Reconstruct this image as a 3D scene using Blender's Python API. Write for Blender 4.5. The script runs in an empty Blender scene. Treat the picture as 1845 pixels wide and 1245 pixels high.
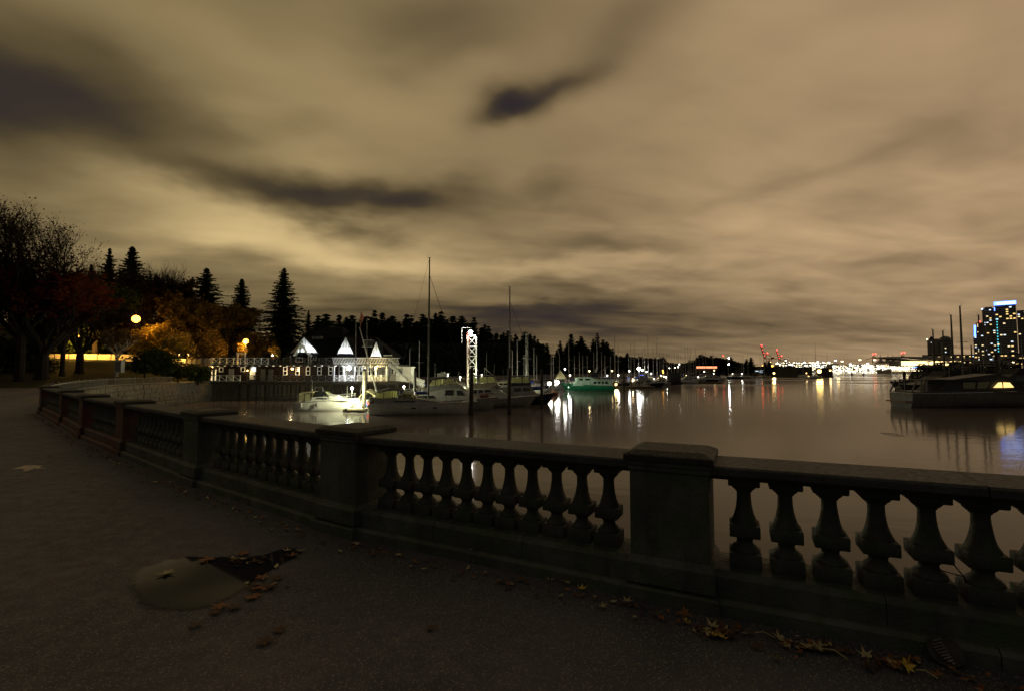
import bpy, math, random
from mathutils import Vector, Matrix
RND = random.Random(11)
U = RND.uniform
rad = math.radians
scene = bpy.context.scene
COL = scene.collection

# ------------------------------------------------------------------ camera
EYE = 1.6
LENS = 17.0
F = LENS / 36 * 1845          # focal length in photo pixels
PITCH = math.atan(45.5 / F)
cam_d = bpy.data.cameras.new('camera')
cam_d.lens = LENS; cam_d.sensor_width = 36; cam_d.clip_start = 0.05; cam_d.clip_end = 20000
cam = bpy.data.objects.new('camera', cam_d); COL.objects.link(cam)
cam.location = (0, 0, EYE); cam.rotation_euler = (math.pi/2 + PITCH, 0, 0)
scene.camera = cam

# ------------------------------------------------------------------ colour management
scene.view_settings.view_transform = 'Standard'
scene.view_settings.look = 'None'
scene.view_settings.exposure = 0.0
scene.view_settings.gamma = 1.0
scene.view_settings.use_curve_mapping = False
scene.render.engine = 'CYCLES'
cy = scene.cycles
cy.use_denoising = True
cy.sample_clamp_indirect = 3.0
cy.sample_clamp_direct = 0.0
cy.max_bounces = 6; cy.diffuse_bounces = 2; cy.glossy_bounces = 3; cy.transmission_bounces = 3; cy.transparent_max_bounces = 8
cy.caustics_reflective = False; cy.caustics_refractive = False

def ray(px, py):
    t = (622.5 - py) / F
    return Vector(((px - 922.5) / F, math.cos(PITCH) - math.sin(PITCH)*t, t*math.cos(PITCH) + math.sin(PITCH)))
def at(px, py, Y):            # point of the picture ray at depth Y
    d = ray(px, py); return Vector((0, 0, EYE)) + d * (Y / d.y)
def on(px, py, z):            # point of the picture ray at height z
    d = ray(px, py); return Vector((0, 0, EYE)) + d * ((z - EYE) / d.z)
def azel(px, py):
    d = ray(px, py).normalized(); return math.atan2(d.x, d.y), math.asin(d.z)
WZ = -3.5                     # water level

# ------------------------------------------------------------------ world: city-lit night cloud
world = bpy.data.worlds.new('World'); scene.world = world; world.use_nodes = True
nt = world.node_tree; nt.nodes.clear()
class NB:
    def __init__(s, nt): s.nt = nt
    def n(s, t, **k):
        x = s.nt.nodes.new(t)
        for a, b in k.items(): setattr(x, a, b)
        return x
    def put(s, sock, v):
        if hasattr(v, 'is_output') or isinstance(v, bpy.types.NodeSocket): s.nt.links.new(v, sock)
        else: sock.default_value = v
    def m(s, op, a, b=0.0, c=None, clamp=False):
        x = s.n('ShaderNodeMath', operation=op, use_clamp=clamp)
        s.put(x.inputs[0], a)
        if len(x.inputs) > 1: s.put(x.inputs[1], b)
        if c is not None: s.put(x.inputs[2], c)
        return x.outputs[0]
    def xyz(s, x, y, z):
        c = s.n('ShaderNodeCombineXYZ'); s.put(c.inputs[0], x); s.put(c.inputs[1], y); s.put(c.inputs[2], z); return c.outputs[0]
    def noise(s, vec, scale, detail=3, rough=0.5, dist=0.0):
        x = s.n('ShaderNodeTexNoise'); s.put(x.inputs['Vector'], vec); x.inputs['Scale'].default_value = scale
        x.inputs['Detail'].default_value = detail; x.inputs['Roughness'].default_value = rough; x.inputs['Distortion'].default_value = dist
        return x.outputs[0]
    def mixc(s, f, a, b):
        x = s.n('ShaderNodeMix', data_type='RGBA'); s.put(x.inputs[0], f)
        s.put(x.inputs[6], a if not isinstance(a, tuple) else (*a[:3], 1)); s.put(x.inputs[7], b if not isinstance(b, tuple) else (*b[:3], 1))
        return x.outputs[2]
    def rng(s, v, a, b, c=0.0, d=1.0, smooth=True):
        x = s.n('ShaderNodeMapRange', interpolation_type='SMOOTHSTEP' if smooth else 'LINEAR')
        s.put(x.inputs[0], v)
        for i, q in enumerate((a, b, c, d)): s.put(x.inputs[i+1], q)
        return x.outputs[0]
B = NB(nt)
tc = B.n('ShaderNodeTexCoord')
sp = B.n('ShaderNodeSeparateXYZ'); nt.links.new(tc.outputs['Generated'], sp.inputs[0])
X, Y_, Z = sp.outputs
Zp = B.m('MAXIMUM', Z, 0.0)
den = B.m('ADD', Zp, 0.13)
u = B.m('DIVIDE', X, den); v = B.m('DIVIDE', Y_, den)
ca, sa = math.cos(rad(12)), math.sin(rad(12))
ur = B.m('ADD', B.m('MULTIPLY', u, ca), B.m('MULTIPLY', v, sa))
vr = B.m('SUBTRACT', B.m('MULTIPLY', v, ca), B.m('MULTIPLY', u, sa))
pl = B.xyz(B.m('MULTIPLY', ur, 0.55), vr, 0.0)
n1 = B.noise(pl, 1.1, 3.5, 0.45, 0.5)
n2 = B.noise(pl, 3.2, 3, 0.5, 0.3)
warpv = B.xyz(B.m('MULTIPLY', ur, 0.8), vr, 3.7)
wa = B.m('MULTIPLY', B.m('SUBTRACT', B.noise(warpv, 1.6, 4), 0.5), 0.22)
we = B.m('MULTIPLY', B.m('SUBTRACT', B.noise(B.xyz(vr, ur, 9.1), 1.9, 4), 0.5), 0.13)
az = B.m('ADD', B.m('ARCTAN2', X, Y_), wa)
el0 = B.m('ARCSINE', Zp)
el = B.m('ADD', el0, B.m('MULTIPLY', we, B.rng(el0, 0.0, 0.3)))
def blob(px, py, rx, ry, rot, s):
    a0, e0 = azel(px, py)
    k = 1 / F
    c, q = math.cos(rad(rot)), math.sin(rad(rot))
    da = B.m('SUBTRACT', az, a0); de = B.m('SUBTRACT', el, e0)
    p = B.m('ADD', B.m('MULTIPLY', da, c / (rx*k)), B.m('MULTIPLY', de, q / (rx*k)))
    r = B.m('SUBTRACT', B.m('MULTIPLY', de, c / (ry*k)), B.m('MULTIPLY', da, q / (ry*k)))
    g = B.m('EXPONENT', B.m('MULTIPLY', B.m('ADD', B.m('MULTIPLY', p, p), B.m('MULTIPLY', r, r)), -1.0))
    return B.m('MULTIPLY', g, s)
def total(lst):
    t = None
    for b in lst:
        g = blob(*b); t = g if t is None else B.m('ADD', t, g)
    return t
DARK = [(10,205,190,80,0,1.15),(150,225,130,45,0,.35),(400,230,60,18,0,.25),(340,235,150,30,6,.15),(1230,600,300,50,0,.85),(300,545,260,24,0,.3),(310,318,90,22,-6,.4),(200,140,60,16,0,.2),(560,230,60,14,10,.22),(820,110,90,18,10,.2),(700,150,60,16,0,.15),(470,350,130,36,-6,.85),(620,366,120,32,0,1.0),(770,345,80,34,5,1.1),(450,60,60,30,0,.1),
        (1000,172,90,20,20,.9),(920,192,50,20,12,1.5),(770,60,150,42,5,.55),(1120,55,110,40,20,.4),(975,345,65,22,10,.45),
        (1010,560,230,28,0,.95),(930,520,130,14,0,.3),(1130,520,120,10,0,.35),(1060,452,150,18,0,.5),(700,590,330,40,0,.6),(560,498,220,18,0,.28),
        (1600,470,130,13,0,.28),(1680,262,90,20,0,.2),(1430,330,170,15,8,.22),(1590,352,60,22,-20,.2),(1250,495,150,10,0,.2),(1500,25,200,30,0,.1),(20,400,60,120,0,.2)]
LIGHT = [(235,300,120,34,-15,.7),(1180,572,70,9,0,.35),(640,300,120,24,0,.3),(430,295,110,24,0,.35),(300,420,150,40,0,.2),(560,440,220,50,-6,1.35),(370,392,200,60,-6,.45),(120,310,230,45,-5,.3),(640,255,230,60,0,.28),(480,120,330,90,0,.32),(900,478,260,22,0,.5),
         (1380,400,420,120,10,.35),(1720,230,420,300,0,.35),(960,535,110,10,0,.35),(1210,545,80,12,0,.25),(1480,620,420,60,0,.35),(1300,120,330,160,20,.12)]
dk = total(DARK); lt = total(LIGHT)
azr = B.m('ARCTAN2', X, Y_)
side = B.rng(azr, -0.6, 1.0)
base = B.mixc(side, (0.218, 0.160, 0.074), (0.370, 0.250, 0.138))
# the yellow-green sodium band low in the middle, pink-tan overhead on the city side
back = B.rng(Y_, -0.45, 0.35)
base = B.mixc(back, (0.085, 0.074, 0.056), base)
bright = B.m('ADD', 0.86, B.m('MULTIPLY', B.m('SUBTRACT', n1, 0.5), 1.25))
bright = B.m('ADD', bright, B.m('MULTIPLY', B.m('SUBTRACT', n2, 0.5), B.rng(el0, 0.5, 0.12, 0.6, 1.5)))
bright = B.m('ADD', bright, B.m('MULTIPLY', lt, B.m('SUBTRACT', 1.25, B.m('MULTIPLY', side, 0.6))))
bright = B.m('MULTIPLY', bright, B.m('EXPONENT', B.m('MULTIPLY', dk, -1.1)))
bright = B.m('MAXIMUM', bright, 0.10)
vm = B.n('ShaderNodeVectorMath', operation='SCALE'); nt.links.new(base, vm.inputs[0]); nt.links.new(bright, vm.inputs['Scale'])
gap = B.rng(bright, 0.50, 0.10)                    # thin cloud lets the blue-violet night through
cloud = B.mixc(B.m('MULTIPLY', gap, 0.75), vm.outputs[0], (0.026, 0.021, 0.028))
sky = B.n('ShaderNodeTexSky', sky_type='NISHITA', sun_disc=False)
sky.sun_elevation = rad(-4); sky.sun_rotation = rad(200)
bg1 = B.n('ShaderNodeBackground'); nt.links.new(sky.outputs[0], bg1.inputs[0]); bg1.inputs[1].default_value = 0.01
bg2 = B.n('ShaderNodeBackground'); nt.links.new(cloud, bg2.inputs[0]); bg2.inputs[1].default_value = 1.0
ad = B.n('ShaderNodeAddShader'); nt.links.new(bg1.outputs[0], ad.inputs[0]); nt.links.new(bg2.outputs[0], ad.inputs[1])
wo = B.n('ShaderNodeOutputWorld'); nt.links.new(ad.outputs[0], wo.inputs[0])

# ------------------------------------------------------------------ materials
MATS = {}
def mat(name, col, rough=0.6, metal=0.0, var=0.25, scale=6.0, bump=0.15, bscale=None, spec=0.5, col2=None, coat=0.0, trans=0.0, voro=None):
    if name in MATS: return MATS[name]
    m = bpy.data.materials.new(name); m.use_nodes = True; MATS[name] = m
    b = NB(m.node_tree); p = m.node_tree.nodes['Principled BSDF']
    t = b.n('ShaderNodeTexCoord'); P = t.outputs['Object']
    if col2 is None: col2 = tuple(c*(1-var) for c in col); c1 = tuple(min(1, c*(1+var*0.6)) for c in col)
    else: c1 = col
    f = b.noise(P, scale, 5, 0.6, 0.2)
    c = b.mixc(b.rng(f, 0.32, 0.68), c1, col2)
    m.node_tree.links.new(c, p.inputs['Base Color'])
    r2 = b.rng(b.noise(P, scale*1.7, 3), 0.3, 0.7, max(0.02, rough-0.1), min(1, rough+0.1))
    m.node_tree.links.new(r2, p.inputs['Roughness'])
    p.inputs['Metallic'].default_value = metal
    p.inputs['Specular IOR Level'].default_value = spec
    p.inputs['Coat Weight'].default_value = coat
    if bump:
        bn = b.n('ShaderNodeBump'); bn.inputs['Strength'].default_value = bump; bn.inputs['Distance'].default_value = 0.02
        m.node_tree.links.new(b.noise(P, bscale or scale*4, 4, 0.6), bn.inputs['Height'])
        m.node_tree.links.new(bn.outputs[0], p.inputs['Normal'])
    return m
def emit(name, col, s):
    if name in MATS: return MATS[name]
    m = bpy.data.materials.new(name); m.use_nodes = True; MATS[name] = m
    p = m.node_tree.nodes['Principled BSDF']
    p.inputs['Base Color'].default_value = (*[min(1, c) for c in col], 1)
    p.inputs['Emission Color'].default_value = (*col, 1); p.inputs['Emission Strength'].default_value = s
    return m
def leafmat(name, a, b_, tr=0.35):
    m = bpy.data.materials.new(name); m.use_nodes = True; MATS[name] = m
    b = NB(m.node_tree); m.node_tree.nodes.clear()
    t = b.n('ShaderNodeTexCoord'); f = b.noise(t.outputs['Object'], 0.9, 4, 0.7)
    c = b.mixc(b.rng(f, 0.35, 0.65), a, b_)
    d = b.n('ShaderNodeBsdfDiffuse'); q = b.n('ShaderNodeBsdfTranslucent'); x = b.n('ShaderNodeMixShader'); o = b.n('ShaderNodeOutputMaterial')
    x.inputs[0].default_value = tr
    L = m.node_tree.links
    L.new(c, d.inputs[0]); L.new(c, q.inputs[0]); L.new(d.outputs[0], x.inputs[1]); L.new(q.outputs[0], x.inputs[2]); L.new(x.outputs[0], o.inputs[0])
    return m

def stone_mat(name, a, moss, red=0.0):
    m = bpy.data.materials.new(name); m.use_nodes = True; MATS[name] = m
    b = NB(m.node_tree); p = m.node_tree.nodes['Principled BSDF']; L = m.node_tree.links
    g = b.n('ShaderNodeNewGeometry'); P = g.outputs['Position']
    s = b.n('ShaderNodeSeparateXYZ'); L.new(P, s.inputs[0])
    streak = b.noise(b.xyz(b.m('MULTIPLY', s.outputs[0], 9.0), b.m('MULTIPLY', s.outputs[1], 9.0), b.m('MULTIPLY', s.outputs[2], 1.6)), 1.0, 4, 0.6)
    f1 = b.noise(P, 2.3, 6, 0.65); f2 = b.noise(P, 26, 5, 0.7); f3 = b.noise(P, 5.0, 5, 0.6)
    c = b.mixc(b.rng(f1, 0.3, 0.7), a, tuple(x*0.42 for x in a))
    c = b.mixc(b.m('MULTIPLY', b.rng(f3, 0.45, 0.68), 0.85), c, moss)
    c = b.mixc(b.m('MULTIPLY', b.rng(streak, 0.5, 0.75), 0.6), c, (0.02, 0.019, 0.015))
    c = b.mixc(b.m('MULTIPLY', b.rng(f2, 0.62, 0.75), 0.5), c, tuple(min(1, x*1.7) for x in a))
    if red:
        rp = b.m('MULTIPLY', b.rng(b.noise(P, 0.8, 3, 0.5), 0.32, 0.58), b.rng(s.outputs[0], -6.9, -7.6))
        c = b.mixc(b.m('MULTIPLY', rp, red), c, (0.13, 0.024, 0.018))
    L.new(c, p.inputs['Base Color'])
    L.new(b.rng(f2, 0.3, 0.7, 0.55, 0.85), p.inputs['Roughness'])
    vo = b.n('ShaderNodeTexVoronoi'); vo.inputs['Scale'].default_value = 55; L.new(P, vo.inputs['Vector'])
    h = b.m('ADD', b.m('MULTIPLY', f2, 0.7), b.m('MULTIPLY', vo.outputs['Distance'], 0.3))
    bn = b.n('ShaderNodeBump'); bn.inputs['Strength'].default_value = 0.6; bn.inputs['Distance'].default_value = 0.012
    L.new(h, bn.inputs['Height']); L.new(bn.outputs[0], p.inputs['Normal'])
    return m
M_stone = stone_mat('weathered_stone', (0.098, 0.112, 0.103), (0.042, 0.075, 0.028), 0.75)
M_baluster = stone_mat('baluster_stone', (0.062, 0.069, 0.061), (0.028, 0.052, 0.019))
M_coping = stone_mat('coping_stone', (0.062, 0.066, 0.078), (0.032, 0.040, 0.034))
M_cap = stone_mat('dark_cap_stone', (0.030, 0.033, 0.036), (0.020, 0.028, 0.016))
M_block = stone_mat('seawall_stone', (0.10, 0.09, 0.07), (0.04, 0.046, 0.025))

def asphalt():
    m = bpy.data.materials.new('asphalt'); m.use_nodes = True
    b = NB(m.node_tree); p = m.node_tree.nodes['Principled BSDF']; L = m.node_tree.links
    g = b.n('ShaderNodeNewGeometry'); P = g.outputs['Position']
    big = b.noise(P, 0.45, 4, 0.6); fine = b.noise(P, 95, 3, 0.7); mid = b.noise(P, 7, 5, 0.6)
    vo = b.n('ShaderNodeTexVoronoi'); vo.inputs['Scale'].default_value = 150; L.new(P, vo.inputs['Vector'])
    c = b.mixc(b.rng(big, 0.38, 0.62), (0.044, 0.047, 0.066), (0.080, 0.079, 0.102))
    c = b.mixc(b.m('MULTIPLY', b.rng(mid, 0.5, 0.75), 0.3), c, (0.05, 0.047, 0.047))
    sepc = b.n('ShaderNodeSeparateColor'); L.new(vo.outputs['Color'], sepc.inputs[0])
    c = b.mixc(b.rng(sepc.outputs[0], 0.84, 1.0, 0, 0.75), c, (0.30, 0.28, 0.25))
    c = b.mixc(b.rng(fine, 0.55, 0.75, 0, 0.6), c, (0.02, 0.018, 0.015))
    L.new(c, p.inputs['Base Color'])
    L.new(b.rng(mid, 0.3, 0.7, 0.5, 0.75), p.inputs['Roughness'])
    h = b.m('SUBTRACT', b.m('MULTIPLY', fine, 0.5), b.m('MULTIPLY', vo.outputs['Distance'], 0.8))
    bn = b.n('ShaderNodeBump'); bn.inputs['Strength'].default_value = 0.6; bn.inputs['Distance'].default_value = 0.004
    L.new(h, bn.inputs['Height']); L.new(bn.outputs[0], p.inputs['Normal'])
    return m
M_asphalt = asphalt()

def water():
    m = bpy.data.materials.new('harbour_water'); m.use_nodes = True
    b = NB(m.node_tree); p = m.node_tree.nodes['Principled BSDF']; L = m.node_tree.links
    g = b.n('ShaderNodeNewGeometry'); P = g.outputs['Position']
    s = b.n('ShaderNodeSeparateXYZ'); L.new(P, s.inputs[0])
    x, y = s.outputs[0], s.outputs[1]
    # calm and lightly ruffled patches lie across the basin
    patch = b.noise(b.xyz(b.m('MULTIPLY', x, 0.006), b.m('MULTIPLY', y, 0.016), 0.0), 1.0, 3, 0.5, 0.3)
    far = b.rng(y, 110, 210)
    ruff = b.m('MULTIPLY', b.rng(patch, 0.42, 0.6), far)
    rg = b.m('ADD', 0.095, b.m('MULTIPLY', ruff, 0.12))
    L.new(rg, p.inputs['Roughness'])
    p.inputs['Base Color'].default_value = (0.105, 0.090, 0.086, 1)
    p.inputs['IOR'].default_value = 1.13
    w = b.noise(b.xyz(b.m('MULTIPLY', x, 0.55), b.m('MULTIPLY', y, 0.8), 0.0), 1.0, 3, 0.5)
    bn = b.n('ShaderNodeBump'); bn.inputs['Strength'].default_value = 0.10; bn.inputs['Distance'].default_value = 0.12
    L.new(w, bn.inputs['Height']); L.new(bn.outputs[0], p.inputs['Normal'])
    return m
M_water = water()

M_grass = mat('night_grass', (0.022, 0.032, 0.010), 1.0, var=0.5, scale=0.6, bump=0.8, bscale=9, spec=0.1, col2=(0.038, 0.028, 0.012))
M_road = mat('road_tarmac', (0.10, 0.09, 0.08), 0.8, var=0.2, scale=2)
M_hill = mat('forest_floor', (0.012, 0.013, 0.008), 1.0, var=0.4, scale=0.3, spec=0.05)
M_bark = mat('bark', (0.022, 0.017, 0.013), 1.0, spec=0.1, var=0.4, scale=5, bump=0.6)
M_palebark = mat('pale_bark', (0.42, 0.38, 0.32), 0.85, var=0.45, scale=6, bump=0.5)
M_conif = leafmat('conifer_needles', (0.022, 0.034, 0.017), (0.010, 0.016, 0.009), 0.1)
M_orange = leafmat('orange_leaves', (0.15, 0.095, 0.022), (0.07, 0.05, 0.016))
M_red = leafmat('red_leaves', (0.15, 0.035, 0.013), (0.07, 0.02, 0.009))
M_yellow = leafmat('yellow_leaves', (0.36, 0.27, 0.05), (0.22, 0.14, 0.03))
M_green = leafmat('dark_green_leaves', (0.040, 0.055, 0.018), (0.02, 0.03, 0.010))
M_brown = leafmat('brown_leaves', (0.045, 0.027, 0.012), (0.022, 0.015, 0.008))
M_white = mat('white_gelcoat', (0.52, 0.51, 0.47), 0.3, var=0.12, scale=1.5, bump=0.02, coat=0.3)
M_grey = mat('grey_gelcoat', (0.26, 0.255, 0.24), 0.35, var=0.15, scale=1.5, bump=0.02, coat=0.2)
M_beige = mat('beige_deck', (0.27, 0.23, 0.18), 0.6, var=0.2, scale=2)
M_teak = mat('teak', (0.20, 0.10, 0.05), 0.6, var=0.3, scale=4)
M_green_hull = mat('green_hull_paint', (0.012, 0.20, 0.085), 0.3, var=0.15, scale=1, bump=0.02, coat=0.4)
M_mint = mat('mint_cabin_paint', (0.45, 0.66, 0.50), 0.4, var=0.12, scale=1.4, bump=0.02)
M_navy = mat('navy_paint', (0.015, 0.02, 0.05), 0.35, var=0.2, scale=1.5)
M_black = mat('black_canvas', (0.015, 0.015, 0.017), 0.8, var=0.3, scale=3)
M_bluec = mat('blue_canvas', (0.03, 0.06, 0.32), 0.8, var=0.3, scale=3)
M_canvas = mat('tan_canvas', (0.42, 0.38, 0.22), 0.85, var=0.25, scale=3, bump=0.3)
M_glass = mat('dark_glass', (0.012, 0.013, 0.014), 0.08, var=0.2, scale=2, bump=0, spec=0.8)
M_steel = mat('stainless', (0.55, 0.55, 0.55), 0.3, metal=0.9, var=0.1, scale=3, bump=0)
M_alu = mat('mast_alloy', (0.42, 0.41, 0.38), 0.45, metal=0.3, var=0.2, scale=2, bump=0)
M_darkmast = mat('dark_mast', (0.06, 0.055, 0.05), 0.5, var=0.2, scale=2, bump=0)
M_wood = mat('dark_timber', (0.045, 0.036, 0.028), 0.85, var=0.45, scale=3, bump=0.6)
M_deckw = mat('dock_planks', (0.22, 0.19, 0.13), 0.8, var=0.4, scale=3, bump=0.4)
M_clubwall = mat('dark_brown_shingle', (0.024, 0.016, 0.012), 1.0, spec=0.08, var=0.35, scale=3, bump=0.4)
M_trim = mat('white_trim', (0.72, 0.71, 0.68), 0.6, var=0.15, scale=4, bump=0.05)
M_roof = mat('dark_roof_shingle', (0.010, 0.010, 0.010), 1.0, var=0.4, scale=2.5, bump=0.5, spec=0.05)
M_door = mat('grey_door', (0.26, 0.25, 0.22), 0.6, var=0.15, scale=3)
M_iron = mat('dark_iron', (0.035, 0.034, 0.032), 0.6, metal=0.4, var=0.3, scale=6)
M_galv = mat('galvanised_rail', (0.20, 0.20, 0.18), 0.55, metal=0.4, var=0.3, scale=6)
M_rust = mat('red_oxide_steel', (0.24, 0.07, 0.04), 0.7, var=0.4, scale=4)
M_concrete = mat('concrete', (0.36, 0.33, 0.28), 0.85, var=0.3, scale=1.4, bump=0.3)
M_facade = mat('tower_facade', (0.11, 0.11, 0.13), 0.4, var=0.3, scale=0.08, bump=0)
M_facade2 = mat('pale_tower_facade', (0.30, 0.27, 0.25), 0.6, var=0.2, scale=0.08, bump=0)
M_shed = mat('boat_shed_cladding', (0.035, 0.032, 0.03), 0.8, var=0.4, scale=0.5)
M_craner = mat('crane_red_paint', (0.42, 0.05, 0.03), 0.6, var=0.2, scale=0.2)
M_leafy = mat('maple_leaf_yellow', (0.62, 0.44, 0.05), 0.6, var=0.3, scale=12)
M_leafo = mat('maple_leaf_orange', (0.20, 0.075, 0.022), 0.6, var=0.3, scale=12)
M_leafb = mat('maple_leaf_brown', (0.075, 0.036, 0.02), 0.7, var=0.4, scale=12)
M_leafp = mat('maple_leaf_pale', (0.38, 0.32, 0.17), 0.6, var=0.3, scale=12)
M_paint = mat('worn_road_paint', (0.50, 0.42, 0.33), 0.8, var=0.35, scale=14, bump=0.2)
M_rubber = mat('rubber', (0.03, 0.03, 0.03), 0.8)
M_redpaint = mat('red_paint', (0.5, 0.04, 0.02), 0.5)
M_bluep = mat('blue_paint', (0.05, 0.15, 0.6), 0.5)
def vinyl():
    m = bpy.data.materials.new('clear_vinyl'); m.use_nodes = True; b = NB(m.node_tree); m.node_tree.nodes.clear(); L = m.node_tree.links
    d = b.n('ShaderNodeBsdfTranslucent'); d.inputs[0].default_value = (0.80, 0.80, 0.50, 1)
    q = b.n('ShaderNodeBsdfPrincipled'); q.inputs['Base Color'].default_value = (0.5, 0.5, 0.34, 1); q.inputs['Roughness'].default_value = 0.25
    x = b.n('ShaderNodeMixShader'); x.inputs[0].default_value = 0.45; o = b.n('ShaderNodeOutputMaterial')
    L.new(d.outputs[0], x.inputs[1]); L.new(q.outputs[0], x.inputs[2]); L.new(x.outputs[0], o.inputs[0]); return m
M_vinyl = vinyl()
E_small = emit('small_white_bulb', (1.0, 0.95, 0.8), 14)
E_smallw = emit('small_warm_bulb', (1.0, 0.7, 0.3), 12)
E_sod = emit('sodium_bulb', (1.0, 0.40, 0.045), 9)
E_white = emit('white_bulb', (1.0, 0.95, 0.85), 80)
E_warm = emit('warm_bulb', (1.0, 0.60, 0.16), 10)
E_cool = emit('cool_bulb', (0.85, 0.92, 1.0), 90)
E_red = emit('red_beacon', (1.0, 0.04, 0.03), 14)
M_shadowrail = mat('shaded_rail', (0.085, 0.08, 0.07), 0.8, var=0.3, scale=4)  # unlit stretch of the clubhouse trim: shade put into the base colour
M_shaded_hull = mat('shaded_hull', (0.13, 0.128, 0.12), 0.5, var=0.2, scale=1.2, bump=0.05)  # whitish hull on its shaded side; the shade is in this grey
M_dark_hull = mat('unlit_dark_hull', (0.03, 0.03, 0.03), 0.6, var=0.3, scale=1.5, bump=0.05)  # unlit boats: their darkness is put into the hull colour
E_winw = emit('lit_window_warm', (1.0, 0.78, 0.42), 1.6)
E_winy = emit('lit_window_yellow', (1.0, 0.66, 0.22), 1.6)
E_winc = emit('lit_window_cool', (0.75, 0.88, 1.0), 1.6)
E_blue = emit('blue_sign_light', (0.10, 0.22, 1.0), 5)
E_cyan = emit('cyan_light', (0.1, 0.8, 0.9), 1.5)
E_bluewhite = emit('pale_blue_sign_light', (0.55, 0.75, 1.0), 5)

# ------------------------------------------------------------------ mesh builder
class MB:
    def __init__(s, M=None): s.v = []; s.f = []; s.mi = []; s.M = M; s.k = 0
    def add(s, vs, fs):
        o = len(s.v)
        for p in vs:
            p = Vector(p)
            if s.M is not None: p = s.M @ p
            s.v.append(p[:])
        for f in fs: s.f.append([i + o for i in f]); s.mi.append(s.k)
        return s
    def box(s, c, d, rz=0.0, M=None):
        x, y, z = d[0]/2, d[1]/2, d[2]/2
        R = Matrix.Rotation(rz, 3, 'Z') if M is None else M
        vs = [Vector(c) + R @ Vector(q) for q in ((-x,-y,-z),(x,-y,-z),(x,y,-z),(-x,y,-z),(-x,-y,z),(x,-y,z),(x,y,z),(-x,y,z))]
        return s.add(vs, [(0,3,2,1),(4,5,6,7),(0,1,5,4),(1,2,6,5),(2,3,7,6),(3,0,4,7)])
    def bar(s, p, q, w, h=None):
        p, q = Vector(p), Vector(q); d = q - p
        if d.length < 1e-6: return s
        R = d.to_track_quat('X', 'Z').to_matrix()
        return s.box((p+q)/2, (d.length, w, h or w), M=R)
    def tube(s, pts, r, n=6, cap=True):
        pts = [Vector(p) for p in pts]; rs = r if isinstance(r, (list, tuple)) else [r]*len(pts)
        vs = []; fs = []; prev = None
        for i, p in enumerate(pts):
            d = (pts[min(i+1, len(pts)-1)] - pts[max(i-1, 0)]).normalized()
            a = d.orthogonal().normalized() if prev is None else (prev - d*prev.dot(d)).normalized()
            prev = a; b = d.cross(a)
            for k in range(n):
                t = 2*math.pi*k/n; vs.append(p + (a*math.cos(t) + b*math.sin(t))*rs[i])
        for i in range(len(pts)-1):
            for k in range(n):
                fs.append((i*n+k, i*n+(k+1)%n, (i+1)*n+(k+1)%n, (i+1)*n+k))
        if cap: fs += [tuple(reversed(range(n))), tuple(range((len(pts)-1)*n, len(pts)*n))]
        return s.add(vs, fs)
    def lathe(s, prof, n=12, c=(0,0,0), a0=0.0):
        c = Vector(c); vs = []; fs = []
        for r, z in prof:
            for k in range(n):
                t = 2*math.pi*k/n + a0; vs.append(c + Vector((r*math.cos(t), r*math.sin(t), z)))
        for i in range(len(prof)-1):
            for k in range(n): fs.append((i*n+k, i*n+(k+1)%n, (i+1)*n+(k+1)%n, (i+1)*n+k))
        fs += [tuple(reversed(range(n))), tuple(range((len(prof)-1)*n, len(prof)*n))]
        return s.add(vs, fs)
    def ball(s, c, r, n=8, m=6, sz=1.0):
        return s.lathe([(max(1e-3, r*math.sin(math.pi*i/m)), -r*math.cos(math.pi*i/m)*sz) for i in range(m+1)], n, c)
    def prism(s, poly, y0, y1, tip=None):     # poly in (x, z), extruded along y
        n = len(poly); vs = [(x, y0, z) for x, z in poly] + [(x, y1, z) for x, z in poly]
        return s.add(vs, [tuple(range(n)), tuple(reversed(range(n, 2*n)))] + [(i, i+n, (i+1)%n+n, (i+1)%n) for i in range(n)])
    def slab(s, poly, z0, z1):                # poly in (x, y)
        n = len(poly); vs = [(x, y, z0) for x, y in poly] + [(x, y, z1) for x, y in poly]
        return s.add(vs, [tuple(reversed(range(n))), tuple(range(n, 2*n))] + [(i, (i+1)%n, (i+1)%n+n, i+n) for i in range(n)])
    def loft(s, rings, close=True, cap=(True, True)):
        n = len(rings[0]); vs = [p for r in rings for p in r]; fs = []
        for i in range(len(rings)-1):
            for k in range(n if close else n-1): fs.append((i*n+k, i*n+(k+1)%n, (i+1)*n+(k+1)%n, (i+1)*n+k))
        if cap[0]: fs.append(tuple(reversed(range(n))))
        if cap[1]: fs.append(tuple(range((len(rings)-1)*n, len(rings)*n)))
        return s.add(vs, fs)
    def mesh(s, name, mats, smooth=False):
        me = bpy.data.meshes.new(name); me.from_pydata(s.v, [], s.f)
        for m in (mats if isinstance(mats, (list, tuple)) else [mats]): me.materials.append(m)
        if any(s.mi): me.polygons.foreach_set('material_index', s.mi)
        if smooth:
            me.polygons.foreach_set('use_smooth', [True]*len(me.polygons))
            try: me.set_sharp_from_angle(angle=rad(44))
            except Exception: pass
        me.update(); return me
    def build(s, name, mats, parent=None, smooth=False, label=None, kind=None, world=False):
        o = bpy.data.objects.new(name, s.mesh(name, mats, smooth)); COL.objects.link(o)
        return hook(o, parent, label, kind, world)
CHD = {}
def hook(o, parent=None, label=None, kind=None, world=False):
    if parent is not None:
        o.parent = parent; CHD.setdefault(parent.as_pointer(), []).append(o)
        if world: o.matrix_parent_inverse = wmat(parent).inverted()
    if label: o['label'] = label
    if kind: o['kind'] = kind
    return o
def wmat(o):
    m = Matrix.LocRotScale(o.location, o.rotation_euler, o.scale)
    return m if o.parent is None else wmat(o.parent) @ o.matrix_parent_inverse @ m
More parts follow.
